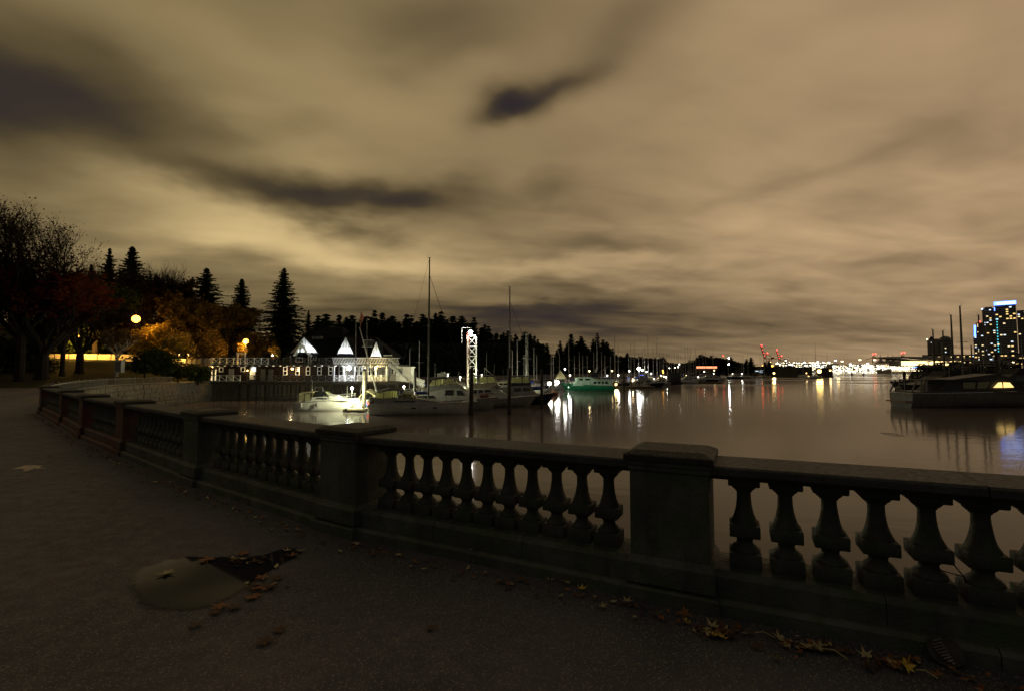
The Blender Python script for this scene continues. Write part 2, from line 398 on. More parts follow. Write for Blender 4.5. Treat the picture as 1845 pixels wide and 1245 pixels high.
def tag(o, label, cat, group=None):
    o['label'] = label; o['category'] = cat
    if group: o['group'] = group
    return o
def thing(name, label, cat, loc=(0,0,0), rz=0.0, group=None):
    o = bpy.data.objects.new(name, None); COL.objects.link(o); o.empty_display_size = 0.3
    o.location = loc; o.rotation_euler = (0, 0, rz); return tag(o, label, cat, group)
def part(name, mb, m, parent, **k): return mb.build(name, m, parent, **k)
def inst(name, me, parent=None, loc=(0,0,0), rz=0.0, sc=(1,1,1), **k):
    o = bpy.data.objects.new(name, me); COL.objects.link(o)
    o.location = loc; o.rotation_euler = (0, 0, rz); o.scale = sc if isinstance(sc, (tuple, list)) else (sc,)*3
    return hook(o, parent, **k)
def copy_thing(root, loc, rz=None, sc=None, label=None, group=None):
    r = root.copy(); COL.objects.link(r); r.location = loc
    if rz is not None: r.rotation_euler = (0, 0, rz)
    if sc is not None: r.scale = sc if isinstance(sc, (tuple, list)) else (sc,)*3
    if label: r['label'] = label
    if group: r['group'] = group
    for ch in KIDS(root):
        c = ch.copy(); COL.objects.link(c); c.parent = r; CHD.setdefault(r.as_pointer(), []).append(c)
        for g in KIDS(ch):
            d = g.copy(); COL.objects.link(d); d.parent = c; CHD.setdefault(c.as_pointer(), []).append(d)
    return r
def KIDS(o): return list(CHD.get(o.as_pointer(), []))
def lamp_light(parent, loc, col, power, size=0.15, name='lamp_light'):
    l = bpy.data.lights.new(name, 'POINT'); l.color = col; l.energy = power; l.shadow_soft_size = size
    o = bpy.data.objects.new(name, l); COL.objects.link(o); o.location = loc; o.parent = parent; return o
def structure(mb, name, m, smooth=False): return mb.build(name, m, kind='structure', smooth=smooth)
SOD = (1.0, 0.50, 0.08); WARM = (1.0, 0.78, 0.42); WHT = (1.0, 0.96, 0.86); COOL = (0.86, 0.92, 1.0); GOLD = (1.0, 0.80, 0.30); YG = (0.95, 1.0, 0.45)

# =================================================================== GROUND, PATH, SEA
S = [(40,-20),(12,-1.0),(7.6,1.3),(4.46,2.6),(1.36,4.0),(-1.45,5.42),(-4.22,7.5),(-7.2,9.95),(-10.0,12.25),(-13.1,15.05),(-17.9,18.9),
     (-24,25.5),(-31,33.3),(-40,45.3),(-46.6,56.3),(-49.4,64),(-52,75),(-52.6,84),(-50,98),(-44,112),(-20,150),(10,210),(60,300),(105,400),(150,560),(230,800),(330,1000)]
E_ = [(20,-60),(5,-50),(-5,-45),(-12,-40),(-20,-34),(-28,-26),(-35,-16),(-42,-4),(-48,8),(-53,20),(-57,32),
      (-58,44),(-55,51),(-47,53.5),(-51,60),(-53.6,66),(-55.6,76),(-56.6,85),(-55,100),(-50,117),(-26,158),(4,220),(54,310),(99,412),(144,572),(224,815),(324,1015)]
Rr = [(10,-90),(-5,-85),(-20,-80),(-35,-75),(-50,-65),(-62,-50),(-72,-35),(-80,-18),(-88,0),(-94,18),(-98,36),
      (-98,54),(-92,66),(-83,73),(-73,77),(-66,80),(-64,84),(-64,90),(-66,100),(-64,125),(-45,180),(-14,245),(36,330),(82,435),(130,610),(208,860),(305,1150)]
def outw(i, d):
    a = Vector(Rr[i]); v = (a - Vector(E_[i])).normalized()
    if i >= 14 and i <= 18: v = Vector((-0.6, 0.8))
    return (a + v*d)[:]
n_ = len(S)
def zS(i): return 0.0 if i < 11 else (-0.1 if i == 11 else -0.2)
def strip(mb, A, za, Bp, zb, sub=1, jit=0.0):
    rows = []
    for j in range(sub+1):
        t = j/sub; row = []
        for i in range(n_):
            a = Vector((*A[i], za(i))); b = Vector((*Bp[i], zb(i))); p = a.lerp(b, t)
            if jit and 0 < j < sub: p.z += RND.uniform(-jit, jit)
            row.append(p)
        rows.append(row)
    mb.loft(rows, close=False, cap=(False, False))
mb = MB(); strip(mb, S, zS, E_, zS); structure(mb, 'path', M_asphalt)
zR = lambda i: 3.2 if i < 19 else 4.0
mb = MB(); strip(mb, E_, lambda i: zS(i)-0.002, Rr, zR, 6, 0.16); structure(mb, 'grass_bank', M_grass, True)
Qq = [outw(i, 8) for i in range(n_)]; B2 = [outw(i, 50) for i in range(n_)]; F2 = [outw(i, 230) for i in range(n_)]
mb = MB(); strip(mb, Rr, lambda i: zR(i)+0.001, Qq, lambda i: zR(i)+0.1); structure(mb, 'road', M_road)
mb = MB(); strip(mb, Qq, lambda i: zR(i)+0.098, B2, lambda i: 8.0, 4, .3); strip(mb, B2, lambda i: 8.0, F2, lambda i: 24.0, 3, .6); structure(mb, 'hillside', M_hill, True)
mb = MB(); R_ = 9000
mb.add([(-R_,-600,WZ),(R_,-600,WZ),(R_,R_*1.2,WZ),(-R_,R_*1.2,WZ)], [(0,1,2,3)]); structure(mb, 'harbour_water', M_water)
# distant shore (port and north shore)
mb = MB(); mb.slab([(500,2300),(1500,1500),(2500,1500),(4200,3600),(1200,6200),(200,4200)], WZ-1, -1.2); structure(mb, 'far_shore', M_hill)
mb = MB(); mb.slab([(560,560),(640,470),(1400,420),(1700,1300),(1100,1150),(760,900)], WZ-1, -0.8); structure(mb, 'city_waterfront_ground', M_concrete)

# =================================================================== SEAWALL with its stones
sw = thing('seawall', 'stone seawall curving round the bay under the path and railing', 'seawall', (*S[12], WZ))
wb = MB()
for i in range(n_-1):
    a, b = Vector(S[i]), Vector(S[i+1]); nrm = Vector((b.y-a.y, -(b.x-a.x))).normalized()
    if nrm.dot(Vector((0, 60)) - a) < 0: nrm = -nrm
    wb.add([(*(a),zS(i)-.02),(*(b),zS(i+1)-.02),(*(b+nrm*.25),WZ-1),(*(a+nrm*.25),WZ-1)], [(0,1,2,3)])
wb.build('wall_core', M_block, sw, world=True)
stone_meshes = []
for k in range(6):
    m_ = MB(); w, h, d = 1.0, 1.0, 0.3; e = .03
    j = lambda: U(-.03, .03)
    outer = [(-w/2+e+j(), -d/2+j(), -h/2+e), (w/2-e+j(), -d/2+j(), -h/2+e+j()), (w/2-e+j(), -d/2+j(), h/2-e), (-w/2+e, -d/2+j(), h/2-e+j())]
    mid = [(-w/2+.005, -d/4, -h/2+.005), (w/2-.005, -d/4, -h/2+.005), (w/2-.005, -d/4, h/2-.005), (-w/2+.005, -d/4, h/2-.005)]
    back = [(x, d/2, z) for x, _, z in mid]
    m_.loft([back, mid, outer]); stone_meshes.append(m_.mesh('stone', M_block))
cnt = 0
for i in range(11, 17):
    a, b = Vector(S[i]), Vector(S[i+1]); L = (b-a).length; d = (b-a).normalized(); nrm = Vector((d.y, -d.x))
    ang = math.atan2(-d.y, -d.x)
    for row in range(5):
        z0 = zS(i) - 0.32 - row*0.62; x = U(-.6, 0)
        while x < L-.2:
            w = U(1.0, 1.9)
            if cnt < 250:
                p = a + d*(x+w/2) + nrm*(.10+.05*row)
                inst('stone', stone_meshes[cnt % 6], sw, (p.x, p.y, z0), math.atan2(d.y, d.x) + 0 if nrm.y < 0 else math.atan2(d.y, d.x), (w-.03, 1, .59), world=True); cnt += 1
            x += w

# =================================================================== BALUSTRADE
PIER = [(7.35,0.75),(4.28,2.2),(1.19,3.63),(-1.62,5.08),(-4.45,7.15),(-7.45,9.6),(-10.25,11.9),(-13.35,14.7),(-17.6,18.45)]
bal = thing('stone_balustrade', 'long mossy stone balustrade with urn-shaped balusters curving along the water edge of the path', 'balustrade', (1.19,3.63,0))
# baluster mesh: square blocks with turned sections between them
bm = MB()
def square_ring(hw, z): return [(-hw,-hw,z),(hw,-hw,z),(hw,hw,z),(-hw,hw,z)]
bm.loft([square_ring(.082,0), square_ring(.084,.006), square_ring(.084,.092), square_ring(.080,.098)])
bm.lathe([(.076,.094),(.078,.102),(.076,.112),(.070,.121),(.066,.124),(.065,.130),(.054,.140),(.046,.149),(.0425,.160),(.0425,.170),(.046,.180),(.056,.188),(.057,.194),(.068,.199),(.072,.206)], 32)
bm.loft([square_ring(.076,.204), square_ring(.080,.209), square_ring(.080,.280), square_ring(.075,.286)])
bm.lathe([(.074,.283),(.074,.292),(.068,.305),(.060,.325),(.053,.348),(.047,.375),(.0425,.405),(.0395,.435),(.038,.465),(.038,.492),(.0385,.500),(.045,.503),(.045,.511),(.052,.515),(.058,.521),(.066,.532),(.071,.545),(.073,.553)], 32)
bm.loft([square_ring(.078,.549), square_ring(.083,.555), square_ring(.083,.60), square_ring(.083,.62)])
bal_me = bm.mesh('baluster', M_baluster, smooth=True)
# eroded variant
bm2 = MB(); bm2.v = [(x*(1+.03*math.sin(z*37+x*20)), y*(1+.03*math.sin(z*29+1)), z) for x, y, z in bm.v]; bm2.f = bm.f; bm2.mi = bm.mi
bal_me2 = bm2.mesh('baluster', M_baluster, smooth=True)
def ring_rect(hx, hy, z): return [(-hx,-hy,z),(hx,-hy,z),(hx,hy,z),(-hx,hy,z)]
for i, (x, y) in enumerate(PIER):
    a = Vector(PIER[max(0, i-1)]); b = Vector(PIER[min(len(PIER)-1, i+1)]); ang = math.atan2((a-b).y, (a-b).x)
    pr = MB()
    pr.loft([ring_rect(0.2640,.235,.30), ring_rect(0.2640,.235,.885), ring_rect(0.2710,.243,.892), ring_rect(0.2754,.248,.90), ring_rect(0.2754,.248,.925), ring_rect(0.2834,.257,.935), ring_rect(0.2834,.257,.965)])
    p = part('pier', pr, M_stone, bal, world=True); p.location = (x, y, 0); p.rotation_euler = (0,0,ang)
    q = MB(); q.loft([ring_rect(0.2728,.245,.10), ring_rect(0.2948,.27,.12), ring_rect(0.2948,.27,.255), ring_rect(0.2798,.252,.275), ring_rect(0.2666,.238,.30)])
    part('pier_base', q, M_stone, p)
    q = MB(); q.loft([ring_rect(0.2948,.268,.965), ring_rect(0.3010,.275,.970), ring_rect(0.3010,.275,1.003), ring_rect(0.2948,.268,1.010), ring_rect(0.2376,.205,1.036)])
    part('cap', q, M_cap, p)
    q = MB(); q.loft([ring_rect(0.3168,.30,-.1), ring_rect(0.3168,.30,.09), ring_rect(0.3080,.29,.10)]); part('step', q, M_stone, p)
for i in range(len(PIER)-1):
    a, b = Vector(PIER[i]), Vector(PIER[i+1]); d = (b-a).normalized(); L = (b-a).length - .528
    s0 = a + d*.264; nr = Vector((-d.y, d.x)); ang = math.atan2(d.y, d.x)
    nb = round(L/.245) - 1
    if i == 2: nb = 11
    sp_ = L/(nb+1)*1.0
    for k in range(nb):
        p = s0 + d*(L*(k+1)/(nb+1)) if i != 1 else s0 + d*(L - .21 - .252*k)
        if i == 1 and (L - .21 - .252*k) < .1: continue
        inst('baluster', bal_me if (k*7+i) % 3 else bal_me2, bal, (p.x, p.y, .262), ang + U(-.02, .02), ((1.2 if i == 1 else 1.12)*U(.985,1.015), 1.2 if i == 1 else 1.12, 1.0), world=True)
    # plinth in stones, lower step, and coping in stones
    def run(name, prof, m, n, z=0, gap=.006):
        for k in range(n):
            t0 = L*k/n + (gap if k else 0); t1 = L*(k+1)/n
            rr = []
            for t in (t0, t1):
                c = s0 + d*t; rr.append([(c.x + nr.x*(o_+U(-.003,.003)), c.y + nr.y*(o_+U(-.003,.003)), zz+U(-.002,.002)) for o_, zz in prof])
            q = MB(); q.loft(rr, cap=(True, True)); part(name, q, m, bal, world=True)
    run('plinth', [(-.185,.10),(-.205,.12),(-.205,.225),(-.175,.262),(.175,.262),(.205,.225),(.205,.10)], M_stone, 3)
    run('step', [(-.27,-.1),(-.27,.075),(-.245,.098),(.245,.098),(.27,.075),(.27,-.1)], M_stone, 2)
    run('coping', [(-.15,.862),(-.175,.868),(-.175,.885),(-.225,.900),(-.235,.905),(-.235,.947),(-.222,.962),(.222,.962),(.235,.947),(.235,.905),(.175,.868),(.15,.862)], M_coping, 3 if L > 3 else 2)
# =================================================================== path furniture and marks
def flat(name, pix, z, m, label, cat, kind=None, h=.003):
    pts = [on(px, py, z) for px, py in pix]; mb = MB(); poly = [(p.x, p.y) for p in pts]
    ar = sum(poly[i][0]*poly[(i+1) % len(poly)][1]-poly[(i+1) % len(poly)][0]*poly[i][1] for i in range(len(poly)))
    if ar < 0: poly.reverse()
    mb.slab(poly, z-h, z)
    o = mb.build(name, m, kind=kind)
    if cat: tag(o, label, cat)
    return o
flat('painted_marking', [(20,845),(44,838),(53,837.5),(78,838),(70,841),(85,844),(62,843),(46,848.5),(40,847.5),(46,843.5)], .005, M_paint,
     'pale worn painted marking on the asphalt by the left edge', 'road marking')
pm_ = bpy.data.materials.new('puddle_water'); pm_.use_nodes = True
_b = NB(pm_.node_tree); _p = pm_.node_tree.nodes['Principled BSDF']; _p.inputs['Base Color'].default_value = (0.022,0.022,0.026,1)
_p.inputs['Roughness'].default_value = .04; _p.inputs['IOR'].default_value = 1.175
pud = [(232,1040),(240,1026),(262,1018),(286,1010),(305,1006),(318,1006.5),(330,1001),(352,1001),(380,1004),(400,1001),(425,1004),(450,1001),(480,998),(505,990),(520,984),(536,986),(546,992),(538,1000),(522,1010),(500,1022),(482,1033),(470,1042),(452,1054),(436,1066),(410,1081),(380,1094),(345,1101),(310,1102),(285,1101),(262,1096),(246,1086),(236,1068),(229,1053)]
_c = on(365, 1050, 0); _e1 = on(225, 1054, 0) - _c; _e2 = on(372, 1098, 0) - _c; _far = on(372, 1001, 0) - _c
_g = _b.n('ShaderNodeNewGeometry'); _s = _b.n('ShaderNodeSeparateXYZ'); pm_.node_tree.links.new(_g.outputs['Position'], _s.inputs[0])
# wet rim: the film thins out to bare asphalt near the outline (noise-broken)
_tc = _b.n('ShaderNodeTexCoord'); _at = _b.n('ShaderNodeAttribute'); _at.attribute_name = 'depth'
_msk = _b.rng(_b.m('ADD', _at.outputs['Fac'], _b.m('MULTIPLY', _b.m('SUBTRACT', _b.noise(_g.outputs['Position'], 22, 5, 0.7), 0.5), 0.7)), 0.12, 0.62)
_tr = _b.n('ShaderNodeBsdfTransparent'); _mx = _b.n('ShaderNodeMixShader'); _o = [n for n in pm_.node_tree.nodes if n.type == 'OUTPUT_MATERIAL'][0]
pm_.node_tree.links.new(_msk, _mx.inputs[0]); pm_.node_tree.links.new(_tr.outputs[0], _mx.inputs[1]); pm_.node_tree.links.new(_p.outputs[0], _mx.inputs[2]); pm_.node_tree.links.new(_mx.outputs[0], _o.inputs[0])
def flat_soft(name, pix, z, m, label, cat):
    pts = [on(px, py, z) for px, py in pix]; n = len(pts); cc = sum(pts, Vector())/n; vs = []; dp = []
    for f, d in ((1.06, 0.0), (.90, .55), (.72, 1.0), (.35, 1.0)):
        for p in pts: q = cc + (p-cc)*f; vs.append((q.x, q.y, z)); dp.append(d)
    vs.append((cc.x, cc.y, z)); dp.append(1.0)
    fs = [(r*n+i, r*n+(i+1) % n, (r+1)*n+(i+1) % n, (r+1)*n+i) for r in range(3) for i in range(n)] + [(3*n+i, 3*n+(i+1) % n, 4*n) for i in range(n)]
    mb = MB(); mb.add(vs, fs); o = mb.build(name, m); a = o.data.attributes.new('depth', 'FLOAT', 'POINT'); a.data.foreach_set('value', dp); return tag(o, label, cat)
o = flat_soft('puddle', pud, .004, pm_, 'shallow oval rain puddle on the asphalt reflecting the sky', 'puddle'); 

# fallen maple leaves
def leaf_mesh(m, curl=.3, seed=0):
    r = random.Random(seed); pts = []; n = 5
    angs = [-150,-128,-100,-84,-62,-40,-18,0,18,40,62,84,100,128,150]; rads = [.35,.75,.5,.35,.95,.5,.45,1.1,.45,.5,.95,.35,.5,.75,.35]
    vs = [(0,0,0)]
    for a_, q in zip(angs, rads):
        q *= r.uniform(.7, 1.2); x = q*math.cos(rad(a_+90)); y = q*math.sin(rad(a_+90))
        vs.append((x, y, curl*(x*x+.5*y*y)*r.uniform(.6, 1.2)))
    k = len(vs); fs = [(0, i, i+1) for i in range(1, k-1)]
    vs += [(.03,-.1,.02),(-.03,-.1,.02),(-.02,-1.0,.15*curl+.05),(.02,-1.0,.15*curl+.05)]; fs.append((k,k+1,k+2,k+3))
    vs = [(x, y, z+.02) for x, y, z in vs]
    mb = MB(); mb.add(vs, fs); me = mb.mesh('maple_leaf', m); 
    return me
LM = {c: [leaf_mesh(m, cu, s) for s, cu in ((1,.15),(2,.45),(3,.7))] for c, m in (('yellow', M_leafy), ('orange', M_leafo), ('brown', M_leafb), ('pale', M_leafp))}
def leaf(px, py, c, size, label, k=0, z=.01, tilt=.2, rz=None):
    p = on(px, py, z+.01)
    o = inst('maple_leaf', LM[c][k], None, p, 0, size)
    o.rotation_euler = (U(-tilt, tilt), U(-tilt, tilt), U(0, 6.28) if rz is None else rz)
    tag(o, label, 'leaf'); return o
leaf(1635,1197,'yellow',.06,'bright yellow maple leaf standing against the wall foot at the lower right',1,.03,.7)
leaf(1232,1101,'orange',.055,'orange maple leaf leaning on the wall foot below the near pier',1,.03,.8)
leaf(1238,1120,'yellow',.04,'small curled yellow leaf just below the orange leaf at the near pier',2,.01,.5)
leaf(1268,1136,'pale',.035,'small pale leaf in the loose cluster right of the near pier foot',1)
leaf(1284,1127,'pale',.06,'large pale leaf topping the cluster right of the near pier foot',1,.02,.4)
leaf(1288,1144,'yellow',.035,'yellow crumpled leaf in the middle of the cluster near the pier foot',2)
leaf(1303,1148,'yellow',.038,'yellow leaf with pointed tip at the right end of the cluster',2)
leaf(1296,1122,'brown',.06,'brown leaf curled behind the pale cluster at the pier foot',2,.02,.5)
leaf(1408,1150,'pale',.055,'pale green leaf at the end of a long stalk by the wall foot',1,.01,.3)
leaf(1428,1156,'pale',.04,'narrow pale leaf right of the pale green one',2,.01,.3)
leaf(1366,1166,'brown',.05,'dull red leaf lying flat on asphalt away from the wall',1,.005,.15)
leaf(1398,1185,'yellow',.045,'folded yellow leaf lying alone nearest the lower picture edge',2,.01,1.2)
leaf(1350,1138,'orange',.035,'little orange leaf tucked to the wall at the stalk start',2)
leaf(1465,1160,'orange',.05,'orange leaf in the drift before the right balusters',1,.01,.4)
leaf(1472,1166,'pale',.05,'pale rolled leaf in the drift before the right balusters',2,.01,.4)
leaf(1560,1180,'pale',.05,'pale leaf between the drift and the bright yellow leaf',1,.01,.4)
leaf(1585,1190,'orange',.045,'rusty leaf just left of the bright yellow leaf',2,.01,.4)
leaf(1690,1215,'orange',.04,'rusty leaf right of the bright yellow leaf in the corner',1,.01,.4)
leaf(372,1008,'orange',.10,'rust coloured leaf floating in the far side of the puddle',0,.006,.05)
leaf(297,1031,'pale',.09,'pale tan leaf lying in the left part of the puddle',0,.006,.05)
leaf(435,997,'orange',.10,'rust leaf on the asphalt at the back rim of the puddle',0,.006,.05)
leaf(470,1040,'orange',.08,'rust leaf at the right tip of the puddle',0,.006,.05)
leaf(488,1052,'brown',.09,'brown leaf beyond the right tip of the puddle',0,.006,.05)
leaf(502,1040,'brown',.08,'brown leaf right of the puddle near the dark reflection',0,.006,.05)
leaf(455,1073,'orange',.09,'orange leaf on the near right rim of the puddle',0,.006,.05)
leaf(398,1092,'orange',.09,'orange leaf on the front rim of the puddle',0,.006,.05)
leaf(390,1100,'brown',.07,'brown leaf touching the front rim of the puddle',0,.006,.05)
leaf(424,1091,'brown',.08,'brown leaf between the two orange leaves at the puddle front',0,.006,.05)
leaf(525,1000,'orange',.08,'orange leaf standing in the dark tip of the puddle',1,.006,.3)
leaf(518,991,'pale',.05,'small pale leaf at the far dark tip of the puddle',1,.006,.3)
leaf(540,992,'pale',.05,'small pale leaf on the asphalt beyond the dark puddle tip',1,.006,.3)
leaf(352,1123,'brown',.07,'dark brown leaf on the asphalt in front of the puddle',0,.005,.05)
leaf(480,1155,'brown',.09,'dark brown leaf flat on the open asphalt right of the puddle',0,.005,.05)
leaf(505,1134,'brown',.07,'dark leaf upright of the flat brown one on open asphalt',0,.005,.05)
leaf(778,1130,'brown',.055,'dark leaf lying alone in the middle of the asphalt',0,.005,.05)
leaf(612,938,'orange',.10,'large orange leaf leaning on the foot of the second pier',1,.04,.9)
leaf(560,935,'orange',.08,'orange leaf lying left of the second pier foot',1,.01,.4)
leaf(585,948,'brown',.09,'brown leaf in front of the second pier foot',1,.01,.3)
leaf(640,958,'yellow',.06,'yellow leaf at the right corner of the second pier foot',1,.01,.4)
leaf(486,893,'pale',.07,'pale leaf shining on the path left of the second pier',1,.01,.3)
leaf(468,892,'pale',.05,'thin pale leaf farther left along the wall foot',2,.01,.3)
leaf(858,1005,'pale',.06,'pale upright leaf stalk under the middle balusters',2,.02,.9)
leaf(840,1002,'orange',.05,'rusty leaf beside the pale stalk under the middle balusters',1)
leaf(742,972,'orange',.06,'rusty leaf at the wall foot under the leftmost open balusters',1)
leaf(990,1044,'pale',.045,'pale sliver of a leaf under the balusters left of the near pier',2)
leaf(1020,1048,'pale',.05,'long pale leaf under the balusters left of the near pier',2)
leaf(1048,1060,'yellow',.045,'yellow leaf at the wall foot left of the near pier',2)
leaf(1085,1091,'pale',.04,'pale small leaf lying a little off the wall',2)
leaf(1128,1082,'pale',.05,'pale leaf at the left corner of the near pier foot',2)
leaf(1180,1104,'pale',.05,'greyish leaf leaning on the near pier step',1,.02,.8)
# litter nobody could count: small debris along the wall foot
lit = MB(); lr = random.Random(5)
for i in range(1, len(PIER)-1):
    a, b = Vector(PIER[i]), Vector(PIER[i+1]); d = (b-a).normalized(); nr = Vector((-d.y, d.x))
    if nr.dot(Vector((0,0)) - a) < 0: nr = -nr
    for k in range(int((b-a).length*34)):
        p = a + d*lr.uniform(0, (b-a).length) + nr*(.38 + abs(lr.gauss(0, .10))); s = lr.uniform(.012, .035); t = lr.uniform(0, 6.28)
        q = [Vector((math.cos(t+o_)*s*e, math.sin(t+o_)*s*e, lr.uniform(.0, .02))) for o_, e in ((0,1),(1.4,.6),(3.1,1),(4.5,.5))]
        lit.k = lr.choice((0,0,1,1,2)); lit.add([Vector((p.x, p.y, .012)) + w for w in q], [(0,1,2,3)])
for (px, py, n) in ((600,945,60),(1290,1140,40),(1470,1165,40),(1600,1195,30),(300,790,40),(470,1060,25),(450,1010,25),(120,740,40)):
    for k in range(n):
        p = on(px + lr.gauss(0, 22), py + lr.gauss(0, 5), .012); s = lr.uniform(.012, .04)*(1 if py > 900 else 2); t = lr.uniform(0, 6.28)
        q = [Vector((math.cos(t+o_)*s*e, math.sin(t+o_)*s*e, lr.uniform(0, .02))) for o_, e in ((0,1),(1.4,.6),(3.1,1),(4.5,.5))]
        lit.k = lr.choice((0,0,1,2)); lit.add([p + w for w in q], [(0,1,2,3)])
o = lit.build('leaf_litter', [M_leafb, M_leafo, M_leafp], kind='stuff'); o['label'] = 'crumbled leaf litter along the wall foot'; o['category'] = 'leaf litter'
# long stalks
for j, (pa, pb, lab) in enumerate((((1360,1139),(1396,1148),'thin pale stalk lying between two leaves by the wall foot'), ((1486,1168),(1527,1187),'thin pale twig lying in front of the right balusters'), ((1650,1206),(1690,1222),'thin pale twig right of the bright yellow leaf'))):
    mb = MB(); a, b = on(*pa, .02), on(*pb, .02); mb.tube([a, (a+b)/2 + Vector((0,.01,.015)), b], .0035, 5); tag(mb.build('twig', M_leafp), lab, 'twig')
# bare twig poking through the right balusters
mb = MB(); p0 = on(1800,1110,.27) + Vector((.05,.2,0)); mb.tube([p0, p0+Vector((-.03,.02,.12)), p0+Vector((-.09,.03,.2))], .004, 5); mb.tube([p0+Vector((-.03,.02,.12)), p0+Vector((-.2,.05,.16))], .003, 5)
tag(mb.build('twig', M_bark), 'dark bare twig growing between the last balusters on the right', 'twig')
# drain opening at the wall foot, lower right
dr = thing('drain_spout', 'round dark drain opening with wet sheen in the wall foot at the lower right', 'drain', on(1715,1200,.0))
q = MB(); q.lathe([(.070,0),(.082,.0),(.082,.02),(.070,.02)], 18); p = part('rim', q, M_iron, dr); p.rotation_euler = (rad(40), 0, rad(-25)); p.location = (0,.04,.05)
q = MB()
for k in range(-4, 5):
    w_ = math.sqrt(.066**2-(k*.0145)**2); q.bar((-w_, k*.0145, .018), (w_, k*.0145+U(-.003,.003), .018), .008, .008)
p = part('wet_grate', q, M_steel, dr); p.rotation_euler = (rad(40), 0, rad(15)); p.location = (0,.04,.05)

# =================================================================== metal railing on the seawall
rl = thing('metal_railing', 'low dark metal railing with close uprights along the far seawall', 'railing', (*S[12], -.2))
pst = MB(); pst.box((0,0,.47), (.07,.07,.94)); pst.ball((0,0,.97), .05, 6, 4); post_me = pst.mesh('post', M_galv)
bar_m = MB(); bar_m.box((0,0,.48), (.03,.03,.74)); bar_me = bar_m.mesh('upright', M_galv)
np_ = 0; nbar = 0; rest = MB()
for i in range(10, 16):
    a, b = Vector((*S[i], zS(i))), Vector((*S[i+1], zS(i+1))); d = b - a; L = d.length; d.normalize(); off = Vector((-.35,-.1,0)) if i < 14 else Vector((-.4,0,0))
    q = MB(); q.bar(a+off+Vector((0,0,.86)), b+off+Vector((0,0,.86)), .06, .05); q.bar(a+off+Vector((0,0,.13)), b+off+Vector((0,0,.13)), .05, .04); part('rail', q, M_galv, rl, world=True)
    k = 0; x = 0
    while x < L:
        p = a + off + d*x
        if k % 8 == 0: inst('post', post_me, rl, p, math.atan2(d.y, d.x), world=True)
        elif nbar < 280: inst('upright', bar_me, rl, p, math.atan2(d.y, d.x), world=True); nbar += 1
        else: rest.box((p.x, p.y, p.z+.48), (.03,.03,.74))
        x += .26; k += 1
if rest.v: part('upright', rest, M_galv, rl, world=True, kind='stuff')

# =================================================================== TREES
FAT = 1.9
def conifer_mesh(H, R, levels, br, tufts, seed, bare=.1, droop=.25, ragged=.25):
    r = random.Random(seed); mb = MB()
    for i in range(levels):
        t = i/(levels-1); z = H*(bare + (1-bare)*t); rr = R*((1-t)**.72)*(1-.35*max(0, .12-t)/.12) * r.uniform(1-ragged, 1+ragged*.6) + .15
        n = max(3, int(br*(1-.5*t))); a0 = r.uniform(0, 6.28)
        for k in range(n):
            a = a0 + 6.283*k/n + r.uniform(-.3, .3); L = rr*r.uniform(.6, 1.12)
            if r.random() < .08: L *= .5
            dx, dy = math.cos(a), math.sin(a); zz = z + r.uniform(-.4, .4)*H/levels
            tilt = -droop*L + (.5*L*t)
            for j in range(tufts):
                f = (j+.4)/tufts; s = (H/levels)*FAT*(.62+.5*(1-t))*r.uniform(.7, 1.3)*(1.15-.5*f); w = s*.8
                cx, cy, cz = dx*L*f, dy*L*f, zz + tilt*f*f + r.uniform(-.1, .1)
                e = L/tufts*1.1
                px_, py_ = -dy, dx; sag = s*.55
                tip = (cx+dx*e, cy+dy*e, cz-sag*.6+r.uniform(-.1, .1)*s)
                mb.add([(cx-dx*e*.5, cy-dy*e*.5, cz+s*.14), (cx+px_*w*.6, cy+py_*w*.6, cz-sag*.6+r.uniform(-.2,.2)*s), tip, (cx-px_*w*.6, cy-py_*w*.6, cz-sag*.6+r.uniform(-.2,.2)*s)], [(0,1,2,3)])
                if r.random() < .6: mb.add([(cx-dx*e*.5, cy-dy*e*.5, cz+s*.1), (cx, cy, cz-sag*1.1), tip], [(0,1,2)])
    tr = MB(); tr.tube([(0,0,-1),(0,0,H*.4),(0,0,H*.98)], [H*.016, H*.010, .03], 6)
    return mb.mesh('crown', M_conif), tr.mesh('trunk', M_bark)
def conifer(cm, px, top, Y, label, group=None, zb=0.0, H0=30.0, wide=1.0, rz=None):
    p = at(px, top, Y); sc = (p.z - zb)/H0
    t = thing('conifer_tree', label, 'tree', (p.x, Y, zb), U(0, 6.28) if rz is None else rz, group)
    t.scale = (sc*wide, sc*wide, sc)
    inst('crown', cm[0], t); inst('trunk', cm[1], t); return t
near_con = [conifer_mesh(30, 7.2, 44, 14, 10, 100+i, .05, .32, .3) for i in range(3)]
far_con = [conifer_mesh(30, w, 26, 8, 5, 200+i, b_, .3, .42) for i, (w, b_) in enumerate(((4.8,.08),(5.6,.15),(4.2,.1),(6.2,.2),(5.2,.1),(4.4,.3)))]
conifer(near_con[0], 512, 485, 128, 'largest dark conifer, broad and pointed, behind the clubhouse roof', zb=5, wide=1.5)
conifer(near_con[1], 373, 485, 118, 'full dark conifer left of the largest one, above the amber trees', zb=6, wide=1.9)
conifer(near_con[2], 436, 504, 135, 'small conifer with tiered drooping branches between two bigger conifers', zb=6, wide=1.55)
conifer(near_con[0], 239, 446, 112, 'dark pointed conifer rising behind the bare trees above the street lamp', zb=7, wide=1.5)
conifer(near_con[1], 198, 449, 108, 'thin ragged conifer left of the pointed one on the left hill', zb=7, wide=1.0)
conifer(near_con[2], 165, 478, 112, 'short ragged conifer lowest of the left hill conifers', zb=7, wide=1.0)
conifer(near_con[1], 556, 560, 135, 'low conifer at the right flank of the largest conifer', zb=4, wide=.9)
